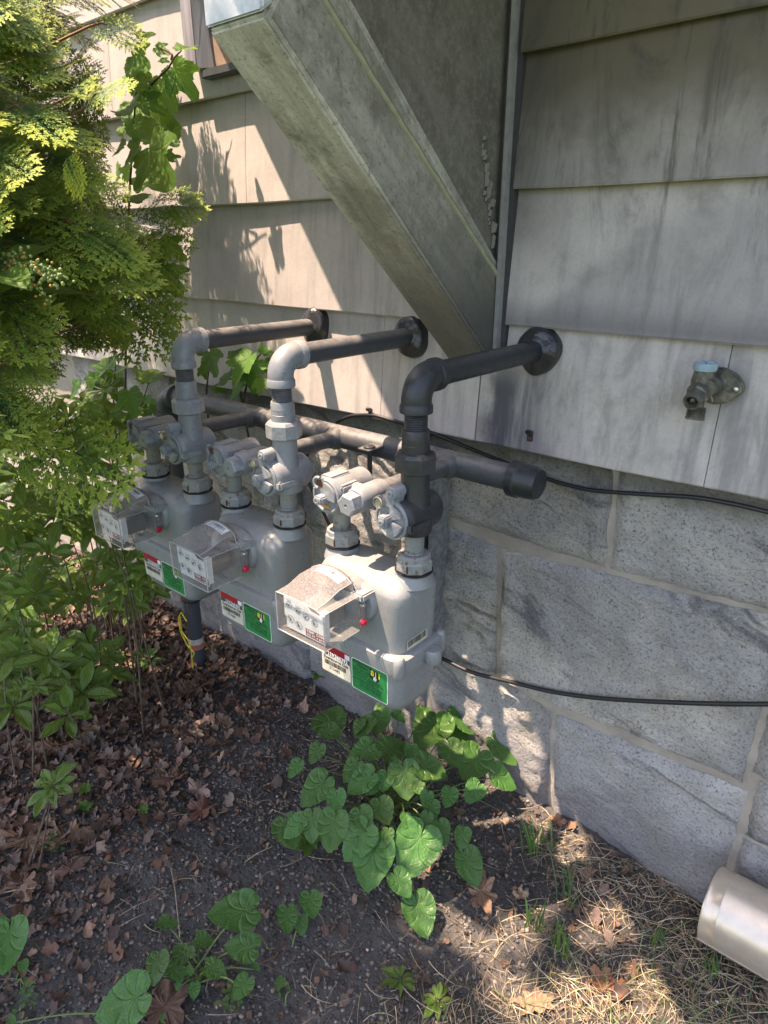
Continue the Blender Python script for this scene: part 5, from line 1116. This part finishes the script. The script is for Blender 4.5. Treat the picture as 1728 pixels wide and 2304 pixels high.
# a few exact sprays seen against the boards
for (a, b_, c, d, yv, s_) in [(40, 990, 225, 975, -.75, .22), (-20, 925, 120, 1010, -.8, .22), (270, 640, 375, 700, -.25, .16), (330, 470, 435, 425, -.2, .14), (280, 500, 400, 500, -.22, .15), (180, 700, 340, 690, -.35, .2), (200, 60, 300, 45, -.5, .18), (150, 350, 168, 400, -.9, .2), (180, 250, 270, 140, -.6, .2), (190, 420, 270, 400, -.5, .18), (210, 560, 318, 520, -.35, .16), (235, 560, 240, 445, -.4, .14), (10, 760, 95, 860, -.85, .2), (150, 590, 340, 610, -.3, .2), (300, 540, 395, 600, -.25, .12)]:
    o = P(a, b_, 1, yv); tq = P(c, d, 1, yv + .03); dr = tq - o; items.append((o, dr, Vector((r.uniform(-.2, .2), -.75, .6)), dr.length * 1.06, r.randrange(4), .02)); limbs.append((o, dr.normalized()))
# the rest of the crown, above and left of the view: it shades the two farther meters
n_in = len(items); tries = 0
while len(items) < n_in + 260 and tries < 40000:
    tries += 1
    o = Vector((r.uniform(-3.1, -1.1), r.uniform(-1.5, -.45), r.uniform(-.35, 1.25)))
    u = o.x + .294 * o.z; v = o.y + .3106 * o.z
    c_ = Rm.T @ (np.array(o) - CAM)
    if c_[2] < -.2:
        tx, ty = 864 - c_[0] / c_[2] * FPX, 1152 + c_[1] / c_[2] * FPX
        if tx > -150 and -150 < ty < 2450: continue
    else: continue
    if v > -.34 + .12 * r.random() or u + 1.2 * v > -2.28: continue
    if (o.x + 2.2) ** 2 + (o.y + .9) ** 2 > 1.15 ** 2: continue
    dr = Vector((o.x - trunk_x, o.y - trunk_y, r.uniform(-.1, .3))).normalized(); tq = o + dr * .3
    if tq.x + .294 * tq.z + 1.2 * (tq.y + .3106 * tq.z) > -2.1 or on_fleck(o, tq, .12): continue
    items.append((o, dr, Vector((r.uniform(-.3, .3), r.uniform(-.4, .3), 1)), r.uniform(.18, .30), 4 + r.randrange(2), r.uniform(0, .1)))
n_in = len(items); tries = 0
while len(items) < n_in + 90 and tries < 20000:      # unseen sprays added to shade the middle meter
    tries += 1
    u = r.uniform(-1.9, -1.22); v = r.uniform(-1.05, -.55); z = r.uniform(.65, 1.15); o = Vector((u - .294 * z, v - .3106 * z, z))
    dr = Vector((r.uniform(-.3, 1), r.uniform(-.7, .7), r.uniform(-.2, .1))).normalized(); tq = o + dr * .22
    if on_fleck(o, tq, .10) or tq.x + .294 * tq.z > -1.17 or tq.y + .3106 * tq.z > -.50: continue
    c_ = Rm.T @ (np.array(o) - CAM)
    if c_[2] < -.1:
        tx, ty = 864 - c_[0] / c_[2] * FPX, 1152 + c_[1] / c_[2] * FPX
        if tx > -120 and ty > -120: continue
    items.append((o, dr, Vector((r.uniform(-.3, .3), r.uniform(-.4, .3), 1)), r.uniform(.18, .25), 4 + r.randrange(2), .05)); limbs.append((o, dr))
print('sprays', len(items))
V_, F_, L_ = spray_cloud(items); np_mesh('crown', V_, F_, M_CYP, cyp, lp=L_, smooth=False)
b = MB(); b.tube(smooth([(trunk_x, trunk_y, -1.55), (trunk_x + .03, trunk_y, -.6), (trunk_x - .02, trunk_y, .4), (trunk_x, trunk_y, 1.4)], 5), .035, 10); b.build('trunk', M_BARK, cyp)
M_TWIG = flat('reddish_twig', (.19, .085, .045), .7)
b = MB(); k = 0
for (o, dr) in limbs[::2]:
    base = Vector((trunk_x, trunk_y, o.z - .12)); mid = base.lerp(o, .6) + Vector((0, 0, -.03)); b.tube(smooth([base.lerp(o, .45), base.lerp(o, .75) + Vector((0, 0, -.015)), o, o + dr * .05], 3), [.0038, .0036, .0034, .0032, .003, .0028, .0026, .0022, .0018, .0015][:10], 5)
b.build('branches', M_TWIG, cyp, 80, kind='stuff')

# ---- tree canopy high over the lawn side: dapples the ground in front of the wall
can = thing('shade_tree', (-2.2, -4.6, -1.5), 'broadleaf tree outside the view whose boughs dapple the ground', 'tree')
b = MB(); b.tube(smooth([(-2.2, -4.6, -1.6), (-2.15, -4.5, .5), (-2.2, -4.3, 2.4), (-2.0, -3.9, 3.6)], 5), .12, 12); b.build('trunk', M_BARK, can)
SUNV = -np.array(SUN_TO); holes = []
for (px, py, rx, ry_) in [(1290, 1925, .075, .045), (1235, 1880, .03, .03), (1190, 1850, .06, .03), (1065, 2052, .035, .025), (1370, 2085, .028, .05), (1390, 2290, .08, .03), (1290, 2225, .03, .02), (1500, 2290, .04, .02), (900, 1990, .05, .07), (835, 2005, .03, .04), (950, 2100, .05, .03), (1150, 1700, .10, .06), (1060, 1640, .10, .08), (1220, 2300, .04, .02), (1600, 2240, .03, .03), (1000, 2270, .02, .03),
      (430, 1650, .10, .05), (350, 1600, .05, .05), (520, 1600, .04, .03), (330, 1720, .05, .025), (230, 1500, .05, .08), (100, 1500, .06, .05), (560, 1540, .03, .05), (250, 1340, .05, .2), (520, 2230, .06, .02), (700, 2290, .015, .015)]:
    g = ground_hit(px, py); holes.append((g.x, g.y, rx, ry_))
rh = random.Random(8)
for _ in range(18):
    g = ground_hit(rh.uniform(1060, 1760), rh.uniform(2090, 2330)); holes.append((g.x, g.y, rh.uniform(.006, .028), rh.uniform(.006, .02)))
r2 = np.random.default_rng(5); N = 14500; n = 0; VV = []; FF = []
gxs = r2.uniform(-3.3, .40, N * 3); gys = r2.uniform(-2.2, .2, N * 3); hz_ = r2.uniform(1.7, 3.6, N * 3)
for gx_, gy_, h in zip(gxs, gys, hz_):
    if n >= N: break
    t = (h + 1.515) / SUN_TO.z; q = np.array([gx_, gy_, -1.515]) + np.array(SUN_TO) * t
    u = gx_ - .294 * 1.515; v = gy_ - .3106 * 1.515
    left = u + 1.2 * v < -1.449
    if left and gx_ < -.40 and v > -.93: continue           # the sunlit meters, boards and the violets' back row stay clear
    if gx_ < -1.25 and v > -1.0 and r2.random() < .75: continue
    if any((u - a) ** 2 + (v - b_) ** 2 < .0045 for a, b_ in FLECK): continue
    if not left and v > -.84: continue
    if any(((gx_ - a) / (c + .035)) ** 2 + ((gy_ - b_) / (d + .035)) ** 2 < 1 for a, b_, c, d in holes): continue
    a = r2.uniform(0, 6.28); s_ = r2.uniform(.035, .065); e1_ = np.array([math.cos(a), math.sin(a), r2.uniform(-.5, .5)]) * s_; e2_ = np.array([-math.sin(a), math.cos(a), r2.uniform(-.5, .5)]) * s_ * .6
    k = len(VV) * 6; VV.append(np.array([q - e1_, q - e1_ * .3 - e2_, q + e1_ * .4 - e2_ * .8, q + e1_, q + e1_ * .4 + e2_ * .8, q - e1_ * .3 + e2_])); FF.append([k, k + 1, k + 2, k + 3, k + 4, k + 5]); n += 1
np_mesh('crown', np.concatenate(VV), np.array(FF), M_ROSE, can, lp=np.zeros((len(VV) * 6, 3)), smooth=False)
print('canopy leaves', n)

# ------------------------------------------------------------------ litter, crumbs, straw, grass
def scatter_cards(name, N_, region, tmpl, sizes, mat, cols, flatness, seed, zoff=.004, curl=None, label=None, cat=None):
    rg = np.random.default_rng(seed); VV = []; CC = []; tv, tf = tmpl; n = 0
    X = []; 
    while len(X) < N_:
        x = rg.uniform(-3.4, .45); y = rg.uniform(-1.45, .03)
        if rg.random() < region(x, y): X.append((x, y))
    X = np.array(X); Z = gz(X[:, 0], X[:, 1]); out = []; col = np.repeat(np.array(cols)[rg.integers(0, len(cols), N_)] * rg.uniform(.65, 1.25, (N_, 1)), len(tv), 0)
    ang = rg.uniform(0, 2 * PI, N_); S = rg.uniform(sizes[0], sizes[1], N_) ; tx = rg.normal(0, flatness, N_); ty = rg.normal(0, flatness, N_); asp = rg.uniform(.7, 1.3, N_)
    ca, sa = np.cos(ang)[:, None], np.sin(ang)[:, None]; vx = tv[:, 0][None] * S[:, None] * asp[:, None]; vy = tv[:, 1][None] * S[:, None]; cz = (tv[:, 2][None] * rg.uniform(-.6, 1.4, (N_, 1))) * S[:, None]
    px = vx * ca - vy * sa + X[:, :1]; py = vx * sa + vy * ca + X[:, 1:]; pz = cz + vx * tx[:, None] + vy * ty[:, None] + Z[:, None] + zoff + rg.uniform(0, zoff * 2, (N_, 1))
    V = np.stack([px, py, pz], -1).reshape(-1, 3); F_ = (tf[None] + (np.arange(N_) * len(tv))[:, None, None]).reshape(-1, tf.shape[1])
    V[:, 1] = np.minimum(V[:, 1], YS - .012)
    o = np_mesh(name, V, F_, mat, kind='stuff', col=col, smooth=False); return tag(o, label, cat)
def card(nx_=4, ny_=5, shape=lambda t: math.sin(PI * t) ** .7 * .4, curl=.5):
    vs = []; fs = []
    for j in range(ny_ + 1):
        t = j / ny_
        for i in range(nx_ + 1):
            s_ = (i / nx_ * 2 - 1); w_ = shape(min(.98, max(.02, t))); vs.append((s_ * w_, t - .5, curl * (s_ * w_) ** 2 * 2.2 + curl * .6 * (t - .5) ** 2 + .03 * math.sin(i * 2.1 + j * 1.7)))
    for j in range(ny_):
        for i in range(nx_): a = j * (nx_ + 1) + i; fs.append((a, a + 1, a + nx_ + 2, a + nx_ + 1))
    return np.array(vs), np.array(fs)
M_LIT = NM('dry_leaf'); q = M_LIT.attr('Col'); nz = M_LIT.noise(M_LIT.pos(), 120, 4, .7); M_LIT = M_LIT.pbr(M_LIT.mix(M_LIT.map(nz, .35, .7, 0, .5), q, (.05, .03, .02)), .62, 0, M_LIT.bump(nz, .5, .002), .35)
LC = [(.19, .10, .062), (.25, .145, .09), (.13, .07, .045), (.31, .20, .135), (.10, .065, .05), (.24, .17, .125), (.16, .11, .085)]
def left_zone(x, y):
    # thick under the shrubs, thinning to bare soil towards the middle
    d = (-1.12 - x) + (y + .9) * -.25; return float(np.clip(.04 + d * 1.6, .02, 1)) if x < -.7 else .015 + .05 * (y > -.25)
ang_card = card(3, 4, lambda t: .5 * (1 - abs(2 * t - 1)) ** .6, .9)
scatter_cards('leaf_litter', 6500, left_zone, card(4, 5, lambda t: .36 * math.sin(PI * t) ** .7 * (1 + .35 * math.sin(t * 19)), 1.1), (.014, .040), M_LIT, LC, .55, 1, .006, label='brown dry leaf litter covering the soil under the shrubs', cat='leaves')
ang_card = card(3, 4, lambda t: .5 * (1 - abs(2 * t - 1)) ** .6, .9)
scatter_cards('leaf_crumbs', 16000, lambda x, y: min(1, left_zone(x, y) + .10), ang_card, (.006, .016), M_LIT, LC, .6, 2, .003, label='small broken bits of dry leaf and bark on the dark soil', cat='debris')
def ico(seed):
    b = bmesh.new(); bmesh.ops.create_icosphere(b, subdivisions=1, radius=.5); r_ = random.Random(seed)
    for v in b.verts: v.co *= r_.uniform(.7, 1.2); v.co.z *= .7
    V = np.array([v.co[:] for v in b.verts]); F_ = np.array([[v.index for v in f.verts] for f in b.faces]); b.free(); return V, F_
M_CRUMB = NM('soil_crumb'); q = M_CRUMB.attr('Col'); M_CRUMB = M_CRUMB.pbr(q, .95, 0, None, .2)
scatter_cards('soil_crumbs', 26000, lambda x, y: .25 if x < -1.6 else 1., ico(1), (.003, .013), M_CRUMB, [(.12, .113, .103), (.088, .083, .076), (.17, .155, .138), (.105, .095, .083), (.24, .21, .175)], .1, 3, .001, label='dark crumbly soil clods on the bare earth', cat='soil')
scatter_cards('pebbles', 900, lambda x, y: 1., ico(2), (.003, .008), M_CRUMB, [(.45, .42, .38), (.30, .27, .24), (.55, .52, .48), (.35, .25, .16)], .1, 4, .003, label='tiny pale pebbles dotted over the soil', cat='pebbles')
needle = (np.array([(-.012, -.5, 0), (.012, -.5, 0), (-.012, 0, .03), (.012, 0, .03), (-.006, .5, 0), (.006, .5, 0)]), np.array([(0, 1, 3, 2), (2, 3, 5, 4)]))
M_STRAW = NM('dry_straw'); M_STRAW = M_STRAW.pbr(M_STRAW.attr('Col'), .6, 0, None, .3)
SCOL = [(.46, .36, .22), (.34, .27, .16), (.56, .46, .30), (.24, .19, .12), (.40, .34, .25)]
def right_zone(x, y):
    d = (x + .62) + (y + .35) * -.35 if y < -.15 else (x + .72); return float(np.clip(d * 3.2, 0, 1)) ** 1.5 + .003
def straw_scatter(name, N_, zone, L0, L1, w, cols, seed, lab, up=0., cat='grass', mat=None, bend=.25):
    rg = np.random.default_rng(seed); X = []
    while len(X) < N_:
        x = rg.uniform(-1.4, .45); y = rg.uniform(-1.3, .03)
        if rg.random() < zone(x, y): X.append((x, y))
    X = np.array(X); Z = gz(X[:, 0], X[:, 1]); K = 6; t = np.linspace(0, 1, K); ang = rg.uniform(0, 2 * PI, N_); L = rg.uniform(L0, L1, N_); el = rg.uniform(up * .7, up * 1.1, N_) if up else rg.normal(.06, .10, N_)
    cv = rg.normal(0, .8, N_); VV = np.zeros((N_, K, 2, 3)); hd = ang[:, None] + cv[:, None] * t[None] * (.3 if up else 1); step = L[:, None] / (K - 1)
    elv = el[:, None] - bend * (t[None] ** 1.5) * (2.2 if up else .4) * rg.uniform(.3, 1, (N_, 1)); dx = np.cos(hd) * np.cos(elv) * step; dy = np.sin(hd) * np.cos(elv) * step; dz = np.sin(elv) * step
    cx = X[:, :1] + np.cumsum(dx, 1) - dx; cy = X[:, 1:] + np.cumsum(dy, 1) - dy; cz = Z[:, None] + (.004 if up else .006) + rg.uniform(0, .012, (N_, 1)) * (not up) + np.cumsum(dz, 1) - dz
    if not up: cz = np.maximum(cz, gz(cx, cy) + .002)
    wd_ = w * (1 - t[None] * .85) * rg.uniform(.6, 1.3, (N_, 1)); sx_ = -np.sin(hd) * wd_; sy_ = np.cos(hd) * wd_
    for k, sg in ((0, -1), (1, 1)): VV[:, :, k, 0] = cx + sx_ * sg; VV[:, :, k, 1] = np.minimum(cy + sy_ * sg, YS - .02); VV[:, :, k, 2] = cz + (.0006 if k else 0)
    base = (np.arange(N_) * K * 2)[:, None, None]; f = np.array([[2 * i, 2 * i + 1, 2 * i + 3, 2 * i + 2] for i in range(K - 1)])[None]; F_ = (f + base).reshape(-1, 4)
    col = np.repeat(np.array(cols)[rg.integers(0, len(cols), N_)] * rg.uniform(.7, 1.2, (N_, 1)), K * 2, 0)
    return tag(np_mesh(name, VV.reshape(-1, 3), F_, mat or M_STRAW, kind='stuff', col=col, smooth=False), lab, cat)
straw_scatter('dry_grass', 9500, right_zone, .02, .11, .0007, SCOL, 31, 'mat of dry tan grass and straw along the wall at the lower right')
straw_scatter('soil_fibres', 1300, lambda x, y: .8, .02, .09, .0007, [(.30, .22, .14), (.20, .14, .09), (.38, .30, .2)], 32, 'thin dry roots and needles scattered over the soil', cat='debris')
M_GRASS = NM('green_grass'); q = M_GRASS.attr('Col'); p_ = M_GRASS.n('ShaderNodeBsdfPrincipled'); M_GRASS.set(p_.inputs['Base Color'], q); p_.inputs['Roughness'].default_value = .45; t_ = M_GRASS.n('ShaderNodeBsdfTranslucent'); M_GRASS.set(t_.inputs[0], q); x_ = M_GRASS.n('ShaderNodeMixShader'); x_.inputs[0].default_value = .3; M_GRASS.lk(p_.outputs[0], x_.inputs[1]); M_GRASS.lk(t_.outputs[0], x_.inputs[2]); M_GRASS.lk(x_.outputs[0], M_GRASS.out.inputs[0]); M_GRASS = M_GRASS.m
GC = [(.10, .19, .05), (.14, .24, .07), (.08, .15, .05), (.22, .28, .09), (.30, .28, .12)]
def g_zone(x, y):
    d = (x + .45) + (y + .40) * -.5; return float(np.clip(d * 2.5, 0, 1)) * (.35 + .65 * (vnoise(np.array(x * 9.), np.array(y * 9.), 5) > .5)) * (1 if y < -.12 else .2)
straw_scatter('green_grass', 1500, g_zone, .04, .14, .0013, GC, 33, 'sparse green grass blades growing through the dry straw', up=.95, mat=M_GRASS, bend=.5)
def tuft(px, py, n, h, seed, lab, white=False):
    g = ground_hit(px, py); t = thing('grass_tuft', (g.x, g.y, -1.51), lab, 'grass', 'upright grass tufts'); r_ = random.Random(seed)
    for k in range(n):
        a = r_.uniform(0, 2 * PI); lean = r_.uniform(.03, .35); L = h * r_.uniform(.55, 1.1); b = MB(); p0 = Vector((g.x + r_.uniform(-.02, .02), g.y + r_.uniform(-.015, .015), -1.515)); vs = []; w_ = .0019 * r_.uniform(.7, 1.4); sd_ = Vector((.75, .65, 0)) * w_
        for i in range(7): q = i / 6; c = p0 + Vector((math.cos(a) * lean * L * q ** 1.8, math.sin(a) * lean * L * q ** 1.8, L * q * (1 - lean * q * .3))); ww = (1 - q ** 2.5 * .93); vs += [c - sd_ * ww, c + sd_ * ww + Vector((0, .0006, 0))]
        b.add(vs, [(2 * i, 2 * i + 1, 2 * i + 3, 2 * i + 2) for i in range(6)]); b.col = [r_.choice([(.11, .22, .05), (.15, .28, .06), (.09, .18, .06)])] * len(vs); b.build('blade', M_GRASS, t, 80)
    return t
tuft(1195, 1935, 16, .15, 1, 'tall green grass tuft standing against the stone, left of the sun patch'); tuft(1225, 1925, 9, .13, 2, 'small green grass tuft just right of the tallest tuft'); tuft(1270, 2040, 8, .19, 3, 'long bent grass blades in the sun patch by the wall'); tuft(1200, 2100, 16, .12, 4, 'dense low grass tuft in shade, in front of the dry straw'); tuft(1260, 2150, 18, .11, 5, 'dense low grass tuft beside the curled orange leaf'); tuft(1480, 2130, 9, .11, 6, 'thin grass tuft left of the downspout'); tuft(1600, 2200, 10, .10, 7, 'thin grass tuft below the downspout end')
# big lance leaves and a seed panicle at the left edge, in front of the cypress
pieris('few large drooping lance leaves at the left edge in front of the cypress', [(-20, -2.764 * 275, 330, 'L', -.86), (-60, -2.764 * 230, 330, 'D', -.86)], (-1.75, -1.0, -1.5), 9)
pn = thing('seed_panicle', P(60, 640, 1, -.84), 'drooping panicle of small green seed capsules at the left edge', 'flower'); rp = random.Random(4)
for (pts) in ([(0, 600), (40, 605), (80, 612), (130, 640)], [(0, 610), (30, 625), (70, 640), (100, 665)], [(20, 600), (60, 590), (100, 600), (150, 625)], [(-10, 590), (20, 580), (50, 570)]):
    pp = smooth([P(a, b_, 1, -.84) for a, b_ in pts], 6); b = MB(); b.tube(pp, .0012, 4); b.build('stalk', M_STEM, pn, 80)
    for q in pp[2:]:
        for _ in range(3):
            o = q + Vector((rp.uniform(-.012, .012), rp.uniform(-.01, .01), rp.uniform(-.014, .010))); bb = bmesh.new(); bmesh.ops.create_icosphere(bb, subdivisions=1, radius=rp.uniform(.0022, .0036)); bmesh.ops.translate(bb, verts=bb.verts, vec=o); k_b = MB(); k_b.bm(bb); k_b.build('seed_capsule', M_CAPS if rp.random() < .85 else M_OCHRE, pn, 60)
# individually visible dry leaves
def oak_mesh(seed, maple=False):
    r_ = random.Random(seed); NA = 64; vs = [(0, 0, 0)]; fs = []; ph = r_.uniform(0, 6); cu = r_.uniform(.2, .9)
    for ring in (.5, 1.):
        for i in range(NA):
            a = 2 * PI * i / NA; y = math.cos(a); R = .5 * (1 - .42 * abs(math.sin(a))) if not maple else .45
            R *= 1 + (.24 if not maple else .26) * math.sin(a * (7 if not maple else 5) + ph) * (ring == 1.) + .06 * math.sin(a * 17 + ph)
            x = math.sin(a) * R * ring; yy = y * R * ring * (1.15 if not maple else 1); vs.append((x, yy, cu * (x * x * 1.2) + .10 * math.sin(a * 3 + ph) * ring * cu + .06 * r_.uniform(-1, 1) * ring))
    for i in range(NA): j = (i + 1) % NA; fs += [(0, 1 + i, 1 + j), (1 + i, 1 + NA + i, 1 + NA + j, 1 + j)]
    m = MB(); m.v = vs; m.f = [tuple(f) for f in fs]; return m
DL = [(1080, 2020, .085, (.33, .20, .12), 'pale tan oak leaf lying below the violet clump, right side', 0), (1350, 2215, .045, (.34, .16, .075), 'curled orange brown leaf in the grass near the bottom', 1), (1390, 2230, .035, (.30, .10, .06), 'small dark red leaf in the grass near the bottom', 1), (1205, 2260, .06, (.32, .22, .14), 'tan leaf at the bottom edge among grass blades', 0), (370, 2265, .085, (.15, .085, .055), 'dark brown flat leaf under the front violets', 1), (445, 1785, .065, (.30, .20, .155), 'pale curled leaf on the dark soil, left of centre', 0), (455, 1830, .06, (.20, .09, .06), 'reddish brown curled leaf below the pale curled one', 1), (60, 1890, .11, (.21, .12, .07), 'big brown oak leaf at the left edge', 0), (150, 1890, .10, (.22, .125, .07), 'big lobed oak leaf right of the one at the left edge', 0), (120, 1690, .11, (.24, .135, .075), 'big brown oak leaf under the glossy seedling', 0), (50, 1990, .08, (.26, .16, .10), 'lighter oak leaf with pointed lobes, lower left', 0), (160, 1960, .06, (.17, .10, .07), 'crumpled dark leaf beside clover, lower left', 0), (430, 1560, .10, (.17, .10, .06), 'broad brown leaf at the foot of the conduit', 0), (380, 1760, .07, (.20, .11, .07), 'folded brown leaf on the litter, left of centre', 1), (1170, 2030, .03, (.42, .29, .18), 'small pointed tan leaf on soil, right of the pale oak leaf', 1), (300, 1480, .09, (.22, .13, .08), 'brown leaf in half shade under the shrubs', 0), (225, 1640, .09, (.25, .14, .08), 'brown lobed leaf catching a sun fleck', 0), (1250, 1870, .035, (.36, .17, .10), 'reddish strip of leaf against the stone base', 1)]
for k, (px, py, s, c, lab_, mp) in enumerate(DL):
    g = ground_hit(px, py, .012); m = oak_mesh(k, bool(mp)); a = random.Random(k * 5 + 1).uniform(0, 6.3); s *= 1.25
    m.v = [(g.x + (v[0] * math.cos(a) - v[1] * math.sin(a)) * s, min(YS - .02, g.y + (v[0] * math.sin(a) + v[1] * math.cos(a)) * s), float(gz(g.x, g.y)) + .014 + v[2] * s) for v in m.v]; m.col = [c] * len(m.v)
    tag(m.build('fallen_leaf', M_LIT, None, 80), lab_, 'leaf', 'single fallen leaves on the ground')
# twigs
for k, (pts, rr0, lab_) in enumerate([([(1010, 1790), (1110, 1860), (1250, 1900), (1330, 1960)], .0016, 'long thin dry stalk running from the violets towards the sun patch'), ([(1140, 2118), (1300, 2122), (1450, 2128)], .0013, 'straight pale straw lying across the soil at lower right'), ([(70, 1770), (95, 1700), (115, 1625)], .002, 'thin reddish twig standing over leaf litter at the left'), ([(380, 1935), (392, 1990), (400, 2060), (405, 2110)], .0012, 'thin dry vertical stalk beside the small round violet leaf'), ([(550, 1940), (580, 1920), (612, 1905)], .0013, 'pale straw pointing at the left side of the violet clump'), ([(0, 2010), (40, 2002), (85, 1997)], .0016, 'pale twig at the left edge on brown leaves'), ([(580, 2170), (620, 2150), (640, 2115)], .0016, 'curved brown stalk between the small violet and the front cluster'), ([(-30, 1690), (15, 1650), (40, 1745), (30, 1800)], .006, 'thick bare brown stem at the left edge')]):
    b = MB(); b.tube(smooth([ground_hit(px, py, .012 + .004 * (i % 2)) for i, (px, py) in enumerate(pts)], 6), rr0, 5); tag(b.build('dry_twig', M_TWIG if k in (2, 6) else (M_BARK if k == 7 else flat('pale_straw', (.42, .34, .22), .7)), None, 80), lab_, 'twig', 'dry stalks and twigs on the ground')
# seedlings with toothed bright leaves, clover, dandelion
def rosette(px, py, n, s, mat, lab, lobed=True, up=.6, seed=0, h=.02, name='seedling', cat='plant'):
    g = ground_hit(px, py); t = thing(name, (g.x, g.y, -1.51), lab, cat, 'small seedlings on the soil'); r_ = random.Random(seed)
    for k in range(n):
        a = 2 * PI * k / n + r_.uniform(-.3, .3); el = r_.uniform(.2, up); d = Vector((math.cos(a) * math.cos(el), math.sin(a) * math.cos(el), math.sin(el))); z = Vector((0, 0, 1)); z = (z - d * d.z).normalized(); x = d.cross(z)
        place((LM if lobed else PM)[k % 3], 'leaf', mat, t, Vector((g.x, g.y, -1.505 + h)) + d * .004, x, d, z, s * r_.uniform(.7, 1.2))
    b = MB(); b.tube([(g.x, g.y, -1.53), (g.x, g.y, -1.503 + h)], .0015, 5); b.build('stem', M_STEM, t); return t
rosette(697, 1930, 6, .034, M_ROSE, 'bright yellow green toothed seedling at the left foot of the violet clump', seed=1, h=.04)
rosette(725, 1548, 5, .045, M_ROSE, 'light green toothed seedling on the soil under the nearest meter', seed=2, h=.05)
rosette(198, 1800, 5, .022, M_ROSE, 'two tiny green toothed leaves on leaf litter at the left', seed=3, h=.03); rosette(197, 1835, 4, .022, M_ROSE, 'tiny green seedling just below the toothed pair', seed=4); rosette(325, 1845, 4, .016, M_ROSE, 'tiny green sprout on bare soil left of centre', seed=5)
for k, (px, py, n, lab_) in enumerate([(520, 2270, 9, 'patch of clover at the bottom, under the front violet cluster'), (65, 2275, 5, 'few clover leaves at the lower left'), (120, 1922, 3, 'tiny clover sprout on the left litter')]):
    g = ground_hit(px, py); t = thing('clover', (g.x, g.y, -1.51), lab_, 'plant', 'clover patches'); r_ = random.Random(k); b0 = MB()
    for i in range(n):
        c = Vector((g.x + r_.uniform(-.022, .022), g.y + r_.uniform(-.018, .018), -1.49 + r_.uniform(0, .02))); b0.tube([(c.x, c.y, -1.53), c], .0008, 4)
        for j in range(3): a = i + 2 * PI * j / 3; d = Vector((math.cos(a), math.sin(a), .15)).normalized(); z = (Vector((0, 0, 1)) - d * d.z).normalized(); place(VM[j], 'leaflet', M_VIOB, t, c + d * .012, d.cross(z) * -1, d * -1, z, .0085)
    b0.build('stems', M_STEM, t, 80)
rosette(900, 2225, 9, .036, mat_leaf('dandelion_green', (.035, .07, .035), (.05, .09, .04), .1, .5, 'pinnate'), 'grey green dandelion rosette at the bottom centre', False, .45, 7); rosette(985, 2275, 9, .036, M_PD, 'second dandelion rosette right of the bottom centre one', False, .45, 8)
